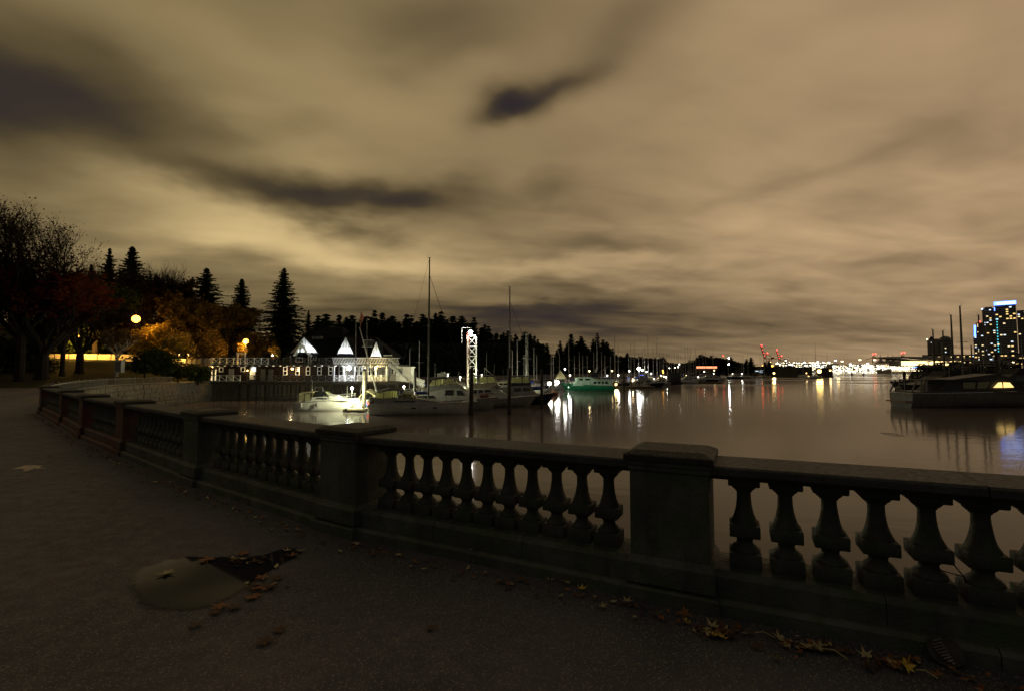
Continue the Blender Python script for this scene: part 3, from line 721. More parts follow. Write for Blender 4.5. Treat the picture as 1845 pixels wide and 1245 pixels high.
# forest of the far park shore: crown tops as the skyline stands
FOR = [(574,571),(588,566),(600,580),(611,569),(624,573),(634,570),(652,574),(661,570),(675,561),(689,565),(700,575),(707,571),(718,585),(733,566),(741,570),(752,580),
       (762,568),(773,575),(785,566),(795,561),(806,577),(816,571),(832,571),(843,584),(854,574),(866,596),(880,589),(894,601),(907,600),(916,597),(929,603),(946,598),(955,603),(963,606),
       (645,590),(725,596),(758,592),(820,595),(872,606),(900,612),(938,616),(972,628),(985,620),(1003,632),(1012,626),(1029,603),(1047,607),(1060,628),(1076,602),(1093,616),(1104,628),(1118,641),(1130,636),
       (1038,622),(1068,620),(1086,612),(992,640),(950,628),(912,622),(880,618)]
for i, (px, top) in enumerate(FOR):
    Y = 235 + (px-560)*.36 + (i % 5)*9 + (30 if i > 52 or 33 < i < 42 else 0)
    k = [0,1,2,4,5,3][i % 6]
    wide = (2.5, 3.1, 2.2, 2.8, 2.0)[(i*3) % 5]
    conifer(far_con[k], px, top, Y, 'dark conifer in the long forest skyline behind the marina', 'conifers of the park forest behind the marina', zb=0, wide=wide)
fr = random.Random(61)
for i in range(62):
    px = 566 + i*9.1 + fr.uniform(-3, 3); near = [t for q, t in FOR if abs(q-px) < 24]; top = (min(near) if near else 640) + fr.uniform(7, 24)
    conifer(far_con[fr.randrange(6)], px, min(top, 646), 220 + (px-560)*.34 + fr.uniform(0, 30), 'dark conifer in the long forest skyline behind the marina', 'conifers of the park forest behind the marina', zb=0, wide=fr.uniform(1.7, 2.8))
# understorey closing the foot of that forest
def leafy_crown(rx, rz_, n, size, seed, m, flat_=.0, lumps=9):
    r = random.Random(seed); mb = MB(); cs = []
    for i in range(lumps):
        a = r.uniform(0, 6.28); q = r.uniform(.2, .75); cs.append((math.cos(a)*rx*q, math.sin(a)*rx*q, r.uniform(-.6, .6)*rz_, r.uniform(.35, .62)))
    cs.append((0,0,0,.7))
    for i in range(n):
        cx, cy, cz, q = r.choice(cs); th = r.uniform(0, 6.28); ph = math.acos(r.uniform(-1, 1)); d = r.uniform(.55, 1.08)
        p = Vector((cx + rx*q*d*math.sin(ph)*math.cos(th), cy + rx*q*d*math.sin(ph)*math.sin(th), cz + rz_*q*d*math.cos(ph)*1.1))
        s = size*r.uniform(.6, 1.4); e = Vector((r.uniform(-1,1), r.uniform(-1,1), r.uniform(-.6,.6))).normalized(); f = e.orthogonal().normalized(); f = (f + e.cross(f)*r.uniform(-1,1)).normalized()
        mb.add([p-e*s*.5, p+f*s*.35, p+e*s*.5, p-f*s*.35], [(0,1,2,3)])
    return mb.mesh('crown', m)
def branches(H, spread, levels, seed, r0, leaf=0, leaf_size=.2, mleaf=None, up=.55, trunk=.25, nb=(2,4)):
    r = random.Random(seed); w = MB(); lf = MB()
    def grow(p, d, L, rr, lv):
        q = p; pts = [p]; rs = [rr]; seg = 3 if lv > 1 else 2
        dd = d.copy()
        for s_ in range(seg):
            dd = (dd + Vector((r.uniform(-1,1), r.uniform(-1,1), r.uniform(-.3,.7)))*.17).normalized(); q = q + dd*L/seg; pts.append(q); rs.append(max(.012, rr*(1-.45*(s_+1)/seg)))
        w.tube(pts, rs, 6 if lv > 2 else (4 if lv > 1 else 3), cap=False)
        if lv <= 0:
            for _ in range(leaf):
                c = p.lerp(q, r.uniform(.2, 1.1)) + Vector((r.uniform(-1,1), r.uniform(-1,1), r.uniform(-1,1)))*L*.35; s = leaf_size*r.uniform(.6, 1.4)
                e = Vector((r.uniform(-1,1), r.uniform(-1,1), r.uniform(-1,1))).normalized(); f = e.orthogonal().normalized()
                lf.add([c-e*s*.5, c+f*s*.4, c+e*s*.5, c-f*s*.4], [(0,1,2,3)])
            return
        for i in range(r.randint(*nb) + (1 if lv == levels else 0)):
            k = r.uniform(.35, 1.0); c = pts[0].lerp(pts[-1], k) if i else q
            a = r.uniform(0, 6.28); side_ = Vector((math.cos(a), math.sin(a), 0)) * spread
            nd = (dd*.8 + side_*r.uniform(.5, 1.0) + Vector((0,0,up*r.uniform(.2,1)))).normalized()
            grow(c, nd, L*r.uniform(.62, .82), max(.012, rr*.55), lv-1)
    w.tube([(0,0,-.6),(0,0,0),(0,0,H*trunk)], [r0*1.5, r0*1.1, r0], 8)
    for i in range(5):
        a = 6.28*i/5 + r.uniform(-.4,.4); grow(Vector((0,0,H*trunk*r.uniform(.75,1.0))), Vector((math.cos(a)*spread*.8, math.sin(a)*spread*.8, 1)).normalized(), H*.26, r0*.6, levels)
    grow(Vector((0,0,H*trunk)), Vector((0,0,1)), H*.26, r0*.7, levels)
    zm = max(v_[2] for v_ in w.v); k = H/zm
    w.v = [(x*k, y*k, z*k) for x, y, z in w.v]; lf.v = [(x*k, y*k, z*k) for x, y, z in lf.v]
    return w, lf
def tree(name, label, px, top, Y, zb, spread, levels, seed, r0, leaf, ls, mleaf, mb_=None, width=1.0, up=.55, trunk=.25, nb=(2,4), rz=0.0):
    p = at(px, top, Y); H = p.z - zb
    t = thing(name, label, 'tree', (p.x, Y, zb), rz); t.scale = (width, width, 1)
    w, l = branches(H, spread, levels, seed, r0, leaf, ls, mleaf, up, trunk, nb)
    part('trunk', w, mb_ or M_bark, t)
    if l.v: part('crown', l, mleaf, t)
    return t
tree('bare_tree', 'tall nearly bare tree with fine twigs at the far left, topping all left trees', 52, 352, 56, .8, .62, 5, 3, .42, 3, .17, M_brown, nb=(2,4), width=1.05)
tree('bare_tree', 'slimmer bare tree leaning right of the tall bare tree', 122, 462, 60, 1.5, .55, 5, 8, .26, 3, .18, M_brown, nb=(2,3), width=.9)
tree('maple_tree', 'dark red maple with sweeping low branches on the grass bank at far left', 85, 478, 58, 1.2, .75, 4, 21, .36, 14, .30, M_red, width=1.35, trunk=.16)
tree('maple_tree', 'russet maple spreading over the lit road left of the street lamp', 150, 520, 66, 1.8, .8, 4, 22, .3, 14, .30, M_brown, width=1.2, trunk=.2)
tree('bare_tree', 'round headed bare tree behind the upper left street lamp', 295, 462, 100, 6, .62, 5, 31, .4, 0, .1, M_brown, nb=(2,4), width=1.0)
tree('amber_tree', 'dull amber tree filling the slope right of the round bare tree', 322, 528, 92, 5, .7, 4, 32, .3, 12, .40, M_orange, width=1.1)
tree('bare_tree', 'bare twiggy tree between the ragged conifers on the left hill', 205, 470, 98, 6, .6, 4, 33, .3, 3, .2, M_brown)
tree('amber_tree', 'broad amber tree behind the walkway lamp', 415, 548, 98, 4.5, .8, 4, 34, .3, 14, .42, M_orange, width=1.3)
tree('amber_tree', 'amber tree left of the walkway lamp above the lit parapet', 352, 560, 92, 4.0, .8, 4, 35, .28, 14, .40, M_orange, width=1.2)
tree('brown_tree', 'dark brown leafy tree behind the upper left street lamp', 262, 492, 96, 5, .75, 4, 36, .3, 12, .42, M_brown, width=1.3)
tree('brown_tree', 'dark leafy tree in the middle of the left hill', 175, 540, 90, 5, .8, 4, 37, .3, 12, .42, M_brown, width=1.3)
tree('small_tree', 'small white trunked tree with sparse bright leaves beside the pale utility box', 213, 590, 69, 1.4, .7, 3, 41, .16, 7, .26, M_orange, M_palebark, width=1.25, trunk=.34)
def bush(name, label, px, top, bot, Y, w, m, n, size, seed, group=None):
    a, b = at(px, top, Y), at(px, bot, Y); hz = (a.z-b.z)/2
    t = thing(name, label, 'bush', (a.x, Y, b.z), U(0,6), group)
    me = leafy_crown(w/2, hz, n, size, seed, m); inst('crown', me, t, (0,0,hz))
    q = MB(); q.tube([(0,0,-.5),(.1,0,hz),(.3,.1,hz*1.5)], [.12,.08,.03], 5); q.tube([(0,0,0),(-.4,.2,hz*1.2)], [.08,.03], 5); part('stem', q, M_bark, t); return t
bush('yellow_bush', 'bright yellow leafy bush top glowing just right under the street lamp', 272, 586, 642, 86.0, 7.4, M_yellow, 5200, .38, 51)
bush('dark_bush', 'dark rounded bush on the bank between white trunked tree and walkway', 262, 628, 676, 71, 8.0, M_green, 3800, .38, 52)
bush('dark_bush', 'low dark green bush at the foot of the lit walkway parapet', 322, 650, 684, 77, 6.5, M_green, 2800, .34, 53)
bush('dark_bush', 'dark olive bush against the left wall of the clubhouse', 358, 655, 688, 80, 4.4, M_green, 2200, .3, 54)
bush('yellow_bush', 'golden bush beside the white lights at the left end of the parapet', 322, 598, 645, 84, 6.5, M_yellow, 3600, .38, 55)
bush('amber_bush', 'amber hedge bush above the parapet behind the walkway', 372, 590, 645, 88, 8.5, M_orange, 3800, .42, 56)
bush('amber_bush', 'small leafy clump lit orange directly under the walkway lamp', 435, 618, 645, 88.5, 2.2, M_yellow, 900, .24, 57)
bush('amber_bush', 'amber thicket right of the walkway lamp below the dark conifers', 462, 590, 648, 97, 8.5, M_orange, 2800, .42, 58)
bush('white_bush', 'shrub in harsh white light at the left edge of the clubhouse roof', 494, 623, 648, 89, 2.2, M_yellow, 700, .3, 59)
bush('dark_bush', 'black undergrowth mass beneath the tall bare tree', 12, 600, 676, 64, 9, M_green, 4200, .5, 60)
bush('dark_bush', 'large dark leafy crown mass behind the tall bare tree', 58, 428, 600, 72, 15, M_brown, 5200, .5, 64)
bush('dark_bush', 'dark leafy crown mass between the bare trees and the ragged conifers', 150, 490, 620, 84, 15, M_green, 4800, .5, 65)
bush('dark_bush', 'black undergrowth behind the red maple', 120, 560, 640, 92, 18, M_green, 4200, .6, 61)
bush('dark_bush', 'dark thicket behind the street lamp on the hill', 225, 545, 640, 98, 16, M_brown, 4200, .6, 62)
bush('dark_bush', 'dark thicket between the round bare tree and the amber trees', 320, 560, 645, 104, 16, M_brown, 4000, .6, 63)
def SHY(px):
    T = [(560,128),(720,142),(806,158),(964,220),(1096,312),(1150,440)]
    for (a, y0), (b, y1) in zip(T, T[1:]):
        if px <= b: return y0+(y1-y0)*(px-a)/(b-a)
    return 440
und = MB(); ur_ = random.Random(77)
for i in range(14000):
    px = ur_.uniform(690, 1145); Y = SHY(px) + ur_.uniform(2, 14); top = 622 if px < 980 else 645
    p = at(px, ur_.uniform(top, 680), Y); s = ur_.uniform(.6, 1.5)*(.8+Y/400)
    e = Vector((ur_.uniform(-1,1), ur_.uniform(-1,1), ur_.uniform(-1,1))).normalized(); f = e.orthogonal().normalized()
    und.add([p-e*s, p+f*s*.7, p+e*s, p-f*s*.7], [(0,1,2,3)])
for i in range(5000):
    px = ur_.uniform(1125, 1345); Y = 560 + ur_.uniform(-10, 10)
    p = at(px, ur_.uniform(652 - 5*math.sin(px*.05), 676), Y); s = ur_.uniform(1.5, 4)
    e = Vector((ur_.uniform(-1,1), ur_.uniform(-1,1), ur_.uniform(-1,1))).normalized(); f = e.orthogonal().normalized()
    und.add([p-e*s, p+f*s*.7, p+e*s, p-f*s*.7], [(0,1,2,3)])
o = und.build('forest_undergrowth', M_conif, kind='stuff'); o['label'] = 'black undergrowth closing the foot of the forest'; o['category'] = 'undergrowth'
# round trees on the low spit right of the forest
sp_me = [leafy_crown(5, 5, 1100, 1.3, 300+i, M_brown) for i in range(3)]
SPT = [(1163,644,24,'round dark tree at the left of the marina spit'),(1180,643,26,'pair tree right beside the leftmost round spit tree'),(1196,654,16,'low dark tree before the spit gap'),(1247,650,18,'low round tree left of the red lit pavilion'),
       (1282,638,34,'tall rounded tree over the red lit pavilion'),(1298,643,26,'rounded tree right of the red lit pavilion'),(1266,646,20,'dark tree behind the red lit pavilion'),(1232,652,16,'small dark tree in the middle of the spit'),(1216,655,16,'smallest dark tree among the masts')]
for i, (px, top, w, lab) in enumerate(SPT):
    Y = 520; a, b = at(px, top, Y), at(px, 668, Y); h = (a.z-b.z)/2
    t = thing('round_tree', lab, 'tree', (a.x, Y, b.z), U(0,6)); c = inst('crown', sp_me[i % 3], t, (0,0,h*1.1), 0, (w*.6/F*Y/5*1.1/1, w*.6/F*Y/5*1.1, h/5*.9))
    q = MB(); q.tube([(0,0,-2),(0,0,h)], [.5,.3], 6); part('trunk', q, M_bark, t)
for px, top, w, lab in ((1317,643,0,'dark conifer at the left end of the boat sheds'),(1345,647,1,'bushy conifer behind the boat sheds'),(1353,644,1,'pointed conifer paired with the bushy one behind the boat sheds'),(1378,652,1,'dark tree in front of the left port crane'),(1385,650,1,'dark tree touching the second boat shed'),(1343,652,1,'low tree before the bushy conifer'),(1387,652,0,'low dark tree right of the crane foot')):
    conifer(far_con[3 if w else 1], px, top, 412, lab, zb=-2, wide=2.6)

# =================================================================== CLUBHOUSE on piles
CY = 86.0
def cz(py, Y=CY): return at(922, py, Y).z
def cx(px, Y=CY): return at(px, 660, Y).x
DZ = -0.2; UZ = 2.72
club = thing('clubhouse', 'dark two storey rowing clubhouse on piles with white lit gables and white railings', 'clubhouse', (cx(575), CY, DZ))
def cp(name, mb, m, **k): return mb.build(name, m, club, world=True, **k)
q = MB(); q.box((cx(545), CY+4.5, DZ-.15), (cx(722)-cx(368), 12, .3)); cp('lower_deck', q, M_wood)
for k in range(22):                                      # piles under the deck
    px = 378 + k*16.2
    for row in (0, 1):
        q = MB(); q.tube([(cx(px), CY-1.1+row*5, WZ-1.5), (cx(px), CY-1.1+row*5, DZ-.3)], .17, 8); cp('pile', q, M_wood)
q = MB(); q.box((cx(545), CY-1.35, DZ-.45), (cx(722)-cx(368), .18, .3)); cp('beam', q, M_wood)
# lower storey
wy = CY+1.6
q = MB(); q.box(((cx(380)+cx(600))/2, wy+3, (DZ+UZ)/2-.1), (cx(600)-cx(380), 6, UZ-DZ-.2)); cp('lower_wall', q, M_clubwall)
q = MB(); q.box(((cx(600)+cx(720))/2, wy+4, (DZ+UZ)/2-.1), (cx(720)-cx(600)-.02, 6, UZ-DZ-.2)); cp('lower_wall', q, M_door)
q = MB()
for k in range(58):                                      # clapboard courses, proud of the wall
    pass
for k in range(12):
    q.box(((cx(380)+cx(600))/2, wy-.02, DZ+.15+k*.21), (cx(600)-cx(380), .05, .16))
cp('clapboard', q, M_clubwall, kind='stuff')
def window(px0, px1, py0, py1, panes=(1,1), glass=M_glass, y=None, name='window'):
    y = (wy if px0 < 600 else wy+1.0) if y is None else y
    y -= .08
    x0, x1 = at(px0, 660, y).x, at(px1, 660, y).x; z1, z0 = at(922, py0, y).z, at(922, py1, y).z; t = .10
    q = MB(); cxm, czm = (x0+x1)/2, (z0+z1)/2
    for xx in (x0, x1): q.box((xx, y, czm), (t, .10, z1-z0+t))
    for zz in (z0, z1): q.box((cxm, y-.01, zz), (x1-x0+t, .10, t))
    for i in range(1, panes[0]): q.box((x0+(x1-x0)*i/panes[0], y-.005, czm), (.07, .08, z1-z0-.05))
    for j in range(1, panes[1]): q.box((cxm, y-.007, z0+(z1-z0)*j/panes[1]), (x1-x0-.05, .08, .09))
    f = cp(name, q, M_trim)
    q = MB(); q.box((cxm, y+.02, czm), (x1-x0-.02, .04, z1-z0-.02)); q.build('pane', glass, f, world=True)
def cdoor(px0, px1, py0, py1, m, y=None):
    y = (wy if px0 < 600 else wy+1.0) if y is None else y
    y -= .06
    x0, x1 = at(px0, 660, y).x, at(px1, 660, y).x; z1, z0 = at(922, py0, y).z, at(922, py1, y).z
    q = MB(); q.box(((x0+x1)/2, y, (z0+z1)/2), (x1-x0, .10, z1-z0)); d = cp('door', q, m)
    q = MB(); q.ball((x1-.15, y-.08, (z0+z1)/2-.05), .05, 6, 4); q.build('handle', M_steel, d, world=True)
    q = MB()
    for zz in ((z0+z1)/2+.45, (z0+z1)/2-.45):
        q.box(((x0+x1)/2, y-.06, zz), ((x1-x0)*.6, .03, .7))
    q.build('panel', m, d, world=True)
window(380.5, 390, 666, 685, (1,2), E_winw)
window(395.5, 402, 662, 669.5)
cdoor(412.5, 422, 664, 686, M_door)
window(434.5, 441.5, 661.5, 669)
window(453.5, 461, 661, 669, (1,1), E_winc)
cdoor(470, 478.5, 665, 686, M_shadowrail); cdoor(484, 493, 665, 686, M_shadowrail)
for a_ in (511, 533, 552, 572.5, 592.5): window(a_, a_+6.5, 661, 675, (1,2))
q = MB(); q.box((cx(447), wy-.05, 1.2), (1.0, .06, 2.2)); cp('wall_panel', q, M_trim)
for a_, b_ in ((612,617),(619,624),(640,645),(648,653),(664,668),(671,675)): window(a_, b_, 660, 676, (1,2), M_glass)
window(656, 661, 663, 672, (1,2))
cdoor(681, 688, 664, 686, M_trim); cdoor(694, 700, 664, 685, M_trim); window(705, 709, 664, 673, (1,2)); window(711, 715, 664, 673, (1,2))
# upper deck with fascia and rafter ends
q = MB(); q.box((cx(553), CY+3.2, UZ-.13), (cx(722)-cx(384), 8.4, .26)); cp('upper_deck', q, M_wood)
q = MB(); q.box((cx(553), CY-1.06, UZ-.09), (cx(722)-cx(384), .08, .16)); cp('fascia', q, M_shadowrail)
for k in range(28):
    px = 388 + k*12.3
    q = MB(); q.box((cx(px), CY-1.25, UZ-.24), (.16, .5, .16)); cp('rafter_end', q, M_trim)
# X-braced railings
def xrail(parent, pts, h, n, m, z=None, post=.11, world=True, kind='x'):
    for i in range(len(pts)-1):
        a, b = Vector(pts[i]), Vector(pts[i+1])
        for k in range(n[i]):
            p, r = a.lerp(b, k/n[i]), a.lerp(b, (k+1)/n[i]); up = Vector((0,0,1))
            q = MB(); q.bar(p, p+up*(h+.08), post); q.build('post', m, parent, world=world)
            q = MB(); q.bar(p+up*h, r+up*h, .10, .07); q.bar(p+up*.12, r+up*.12, .08, .06)
            if kind == 'x':
                q.bar(p+up*.15, r+up*(h-.06), .05, .06); q.bar(p+up*(h-.06), r+up*.15, .045, .055)
            elif kind == 'd': q.bar(p+up*(h-.06), r+up*.12, .06, .06)
            q.build('brace', m, parent, world=world)
        q = MB(); q.bar(b, b+up*(h+.08), post); q.build('post', m, parent, world=world)
ry = CY-1.0
xrail(club, [(cx(389), ry, UZ), (cx(488), ry, UZ)], 1.12, [8], M_trim)
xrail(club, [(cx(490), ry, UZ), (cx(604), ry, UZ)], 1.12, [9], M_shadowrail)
# slanted picket railing of the lit right part
q0 = (cx(606), ry-.02, UZ); q1 = (cx(722), ry-.02, UZ)
k = 0
while True:
    x = q0[0] + k*.27
    if x > q1[0]: break
    q = MB(); q.bar((x, ry-.02, UZ+.08), (x-.34, ry-.02, UZ+1.22), .11, .05); cp('picket', q, M_trim); k += 1
q = MB(); q.bar((q0[0]-.3, ry+.04, UZ+1.12), (q1[0], ry+.04, UZ+1.12), .08); q.bar((q0[0], ry+.04, UZ+.15), (q1[0], ry+.04, UZ+.15), .08); cp('rail', q, M_trim)
q = MB()
for k in range(14): x = cx(672)+k*.36; q.bar((x, ry-.3, UZ-.45), (x-.22, ry-.3, UZ-.1), .12, .05)
cp('awning_slats', q, M_trim)
# lower railings
ry2 = CY-1.15
xrail(club, [(cx(391), ry2, DZ), (cx(440), ry2, DZ)], 1.0, [4], M_trim, kind='d')
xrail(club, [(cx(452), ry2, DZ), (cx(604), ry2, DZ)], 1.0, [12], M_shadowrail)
xrail(club, [(cx(606), ry2, DZ), (cx(700), ry2, DZ)], 1.0, [9], M_trim)
for px in (606, 624, 643, 661, 680, 699):               # deck columns
    q = MB(); q.bar((cx(px), CY-.9, DZ), (cx(px), CY-.9, UZ-.26), .16); cp('column', q, M_trim)
# upper storey and roof
x0, x1 = cx(520), cx(700)
q = MB(); q.box(((x0+x1)/2, CY+5.2, UZ+.85), (x1-x0, 5.6, 1.7)); cp('upper_wall', q, M_clubwall)
ez = cz(641); ry_ = cz(583)
q = MB()
eave = [(cx(507), CY+1.2, ez), (cx(604), CY+1.0, ez), (cx(604), CY+11, ez), (cx(507), CY+11, ez)]
mid_ = [(cx(535), CY+3.2, cz(606)), (cx(604), CY+3.2, cz(606)), (cx(604), CY+9.6, cz(606)), (cx(535), CY+9.6, cz(606))]
top_ = [(cx(557), CY+5.2, cz(588)), (cx(598), CY+5.2, cz(588)), (cx(598), CY+7.6, cz(588)), (cx(557), CY+7.6, cz(588))]
tt = [(cx(570), CY+6.2, ry_), (cx(592), CY+6.2, ry_), (cx(592), CY+6.8, ry_), (cx(570), CY+6.8, ry_)]
q.loft([eave, mid_, top_, tt]); roof = cp('roof', q, M_roof)
q = MB()
eave = [(cx(603), CY+1.3, ez-.2), (cx(706), CY+1.3, ez-.2), (cx(706), CY+10, ez-.2), (cx(603), CY+10, ez-.2)]
top_ = [(cx(606), CY+5.2, cz(596)), (cx(660), CY+5.2, cz(604)), (cx(660), CY+7, cz(604)), (cx(606), CY+7, cz(596))]
q.loft([eave, top_]); roof2 = cp('roof', q, M_roof)
# shingle courses on the roofs
q = MB()
for j in range(16):
    t = j/16; a = Vector((cx(507), CY+1.18, ez)).lerp(Vector((cx(535), CY+3.18, cz(606))), t); b = Vector((cx(604), CY+.98, ez)).lerp(Vector((cx(604), CY+3.18, cz(606))), t)
    q.bar(a+Vector((0,-.02,.03)), b+Vector((-.1,-.02,.03)), .10, .03)
cp('shingle_course', q, M_roof, kind='stuff')
# roof balustrade (low white fence high on the roof)
for k in range(9):
    px = 563 + k*2.3; q = MB(); a = at(px, 611, CY+2.4); q.bar(a, a+Vector((0,0,.5)), .06); cp('roof_picket', q, M_door)
# lit gables: a dark dormer roof, white barge boards, white board-and-batten triangle
def gable(pxl, pxr, pyb, pxp, pyt, y, second=False):
    L_, R2, T_ = at(pxl, pyb, y), at(pxr, pyb, y), at(pxp, pyt, y)
    q = MB(); n = Vector((0,-1,0))
    q.add([L_, R2, T_, L_+Vector((0,.12,0)), R2+Vector((0,.12,0)), T_+Vector((0,.12,0))], [(0,1,2),(5,4,3),(0,3,4,1),(1,4,5,2),(2,5,3,0)]); g = cp('gable', q, M_trim)
    bk = Vector((0,4.5,0)); ov = .3
    q = MB()
    for e in (L_, R2):
        d = (T_-e).normalized(); s_ = Vector((-1 if e is L_ else 1, 0, 0))
        nrm = Vector((-d.z, 0, d.x)) if e is L_ else Vector((d.z, 0, -d.x))
        if nrm.z < 0: nrm = -nrm
        a, b = e - d*.35, T_ + d*.05
        pts = [a-Vector((0,ov+.3,0)), b-Vector((0,ov+.3,0)), b+bk, a+bk]
        q.add([p+nrm*.03 for p in pts] + [p+nrm*.18 for p in pts], [(0,3,2,1),(4,5,6,7),(0,1,5,4),(1,2,6,5),(2,3,7,6),(3,0,4,7)])
    q.build('dormer_roof', M_roof, g, world=True)
    q = MB(); f = Vector((0,-ov,0))
    for e in (L_, R2):
        d = (T_-e).normalized(); q.bar(e+f-d*.1, T_+f, .06, .2)
    q.build('barge_board', M_trim, g, world=True)
    w = R2.x-L_.x; nb = max(4, int(w/.45))
    for k in range(1, nb):
        x = L_.x + w*k/nb; zt = T_.z - (abs(x-T_.x)/((T_.x-L_.x) if x < T_.x else (R2.x-T_.x)))*(T_.z-L_.z)
        if zt - L_.z > .3:
            q = MB(); q.box((x, y-.04, (L_.z+zt)/2-.05), (.09, .06, zt-L_.z-.1)); q.build('batten', M_door, g, world=True)
    # assumed linear fixture along the foot of the gable, put there to light it
    q = MB(); q.box(((L_.x+R2.x)/2, y-.75, L_.z+.02), (w*.7, .12, .10)); fx = q.build('assumed_fixture', M_iron, g, world=True)
    for t in ((.5,) if w < 2.5 else (.3, .7)):
        l = bpy.data.lights.new('gable_light', 'SPOT'); l.color = (0.86, 0.92, 1.0); l.energy = GAB*w*w/(1 if w < 2.5 else 2); l.spot_size = rad(150); l.spot_blend = .6; l.shadow_soft_size = .08
        o = bpy.data.objects.new('gable_light', l); COL.objects.link(o); o.parent = club; o.matrix_parent_inverse = wmat(club).inverted()
        o.location = (L_.x+w*t, y-.85, L_.z+.16); o.rotation_euler = (rad(125), 0, 0)
    return g
GAB = 28
gable(526, 574, 635.5, 550, 608, CY+.7)
gable(609, 638, 637.5, 624.5, 607.5, CY+.75)
gable(668.5, 689, 643, 679, 616, CY+.8)
# porch gable inside the first one
q = MB(); a, b, t_ = at(531, 641, CY-.2), at(560, 641, CY-.2), at(543, 622, CY-.2)
for e in (a, b):
    d = (t_-e).normalized(); q.bar(e, t_, 1.2, .14)
cp('porch_roof', q, M_trim)
for px in (523.5, 556, 560): q = MB(); q.bar(at(px, 657, CY-.1), at(px, 641, CY-.1), .15); cp('porch_column', q, M_trim)
window(533, 545, 644, 652, (2,1), M_glass, y=CY+2.3); window(560, 569, 641, 648, (2,1), M_glass, y=CY+2.3)
q = MB(); q.box((cx(697), CY+.6, cz(640)), (1.4, .5, .18)); cp('sign_board', q, M_trim)
# lookout platform between the two flagpoles
for px in (641, 661):
    q = MB(); q.tube([at(px, 690, CY-2.0), at(px, 569 if px == 641 else 572, CY-2.0)], [.11, .06], 8); fp = q.build('flagpole', M_darkmast); tag(fp, 'tall grey flagpole %s the lattice lookout platform' % ('left of' if px == 641 else 'right of'), 'flagpole')
q = MB(); q.box((cx(651), CY+4, cz(623)), (2.0, 1.6, .15)); lk = cp('lookout_platform', q, M_trim)
for k in range(6):
    xx = cx(643)+k*.38; q = MB(); q.bar((xx, CY+3.2, cz(622.5)), (xx+.38, CY+3.2, cz(611.5)), .05); q.bar((xx+.38, CY+3.2, cz(622.5)), (xx, CY+3.2, cz(611.5)), .05); q.build('brace', M_door, lk, world=True)
q = MB(); q.bar((cx(643), CY+3.2, cz(611)), (cx(662), CY+3.2, cz(611)), .09); q.build('rail', M_trim, lk, world=True)
for dx in (-.7, .7): q = MB(); q.bar((cx(651)+dx, CY+4, cz(645)), (cx(651)+dx, CY+4, cz(623)), .14); q.build('leg', M_trim, lk, world=True)
window(644, 651, 630, 640, (1,2), M_glass, y=CY+3.3)
# stair at the right end
st = thing('deck_stair', 'white wooden stair going down from the clubhouse upper deck at its right end', 'stair', (cx(715), CY, DZ))
for s_ in (0, 1.0):
    q = MB(); q.bar((cx(706), CY-1.4-s_, UZ), (cx(740), CY-1.4-s_, DZ), .08, .28); q.build('stringer', M_trim, st, world=True)
    q = MB(); q.bar((cx(706), CY-1.4-s_, UZ+1.0), (cx(740), CY-1.4-s_, DZ+1.0), .07); q.build('handrail', M_trim, st, world=True)
for k in range(13):
    t = (k+.5)/13; q = MB(); q.box((cx(706)+(cx(740)-cx(706))*t, CY-1.9, UZ+(DZ-UZ)*t+.04), (.28, 1.0, .05)); q.build('tread', M_trim, st, world=True)
    q = MB(); xx = cx(706)+(cx(740)-cx(706))*t; q.bar((xx, CY-2.4, UZ+(DZ-UZ)*t), (xx, CY-2.4, UZ+(DZ-UZ)*t+1.0), .045); q.build('baluster', M_trim, st, world=True)
shd = thing('float_shed', 'small pale shed with railing beside the foot of the white stair', 'shed', (cx(735), CY+1, DZ))
q = MB(); q.box((cx(727), CY+1.5, .95), (cx(740)-cx(714), 3.0, 2.4)); q.build('wall', M_trim, shd, world=True)
q = MB(); q.box((cx(727), CY+1.5, 2.25), (cx(742)-cx(712), 3.4, .2)); q.build('roof', M_trim, shd, world=True)
q = MB(); q.box((cx(722), CY-.05, 1.55), (.7, .06, 1.0)); q.build('window', M_glass, shd, world=True)
gw = thing('gangway', 'white railed gangway sloping from the clubhouse down to the floats', 'gangway', (cx(742), CY, -.5))
a, b = Vector((cx(738), CY-1, DZ-.1)), Vector((cx(770), CY-5, -1.1))
for s_ in (0, 1.1):
    o_ = Vector((.2, s_, 0)); q = MB(); q.bar(a+o_, b+o_, .1, .2); q.build('stringer', M_steel, gw, world=True)
    xrail(gw, [tuple(a+o_), tuple(b+o_)], 1.1, [6], M_trim, post=.07)
q = MB(); q.bar(a+Vector((.2,.55,-.02)), b+Vector((.2,.55,-.02)), 1.0, .05); q.build('deck', M_deckw, gw, world=True)
q = MB(); q.box((cx(548), 84.2, WZ+.15), (cx(600)-cx(500), 1.6, .45)); tag(q.build('floating_dock', M_wood), 'low dark float lying in the shadow under the clubhouse deck', 'dock')
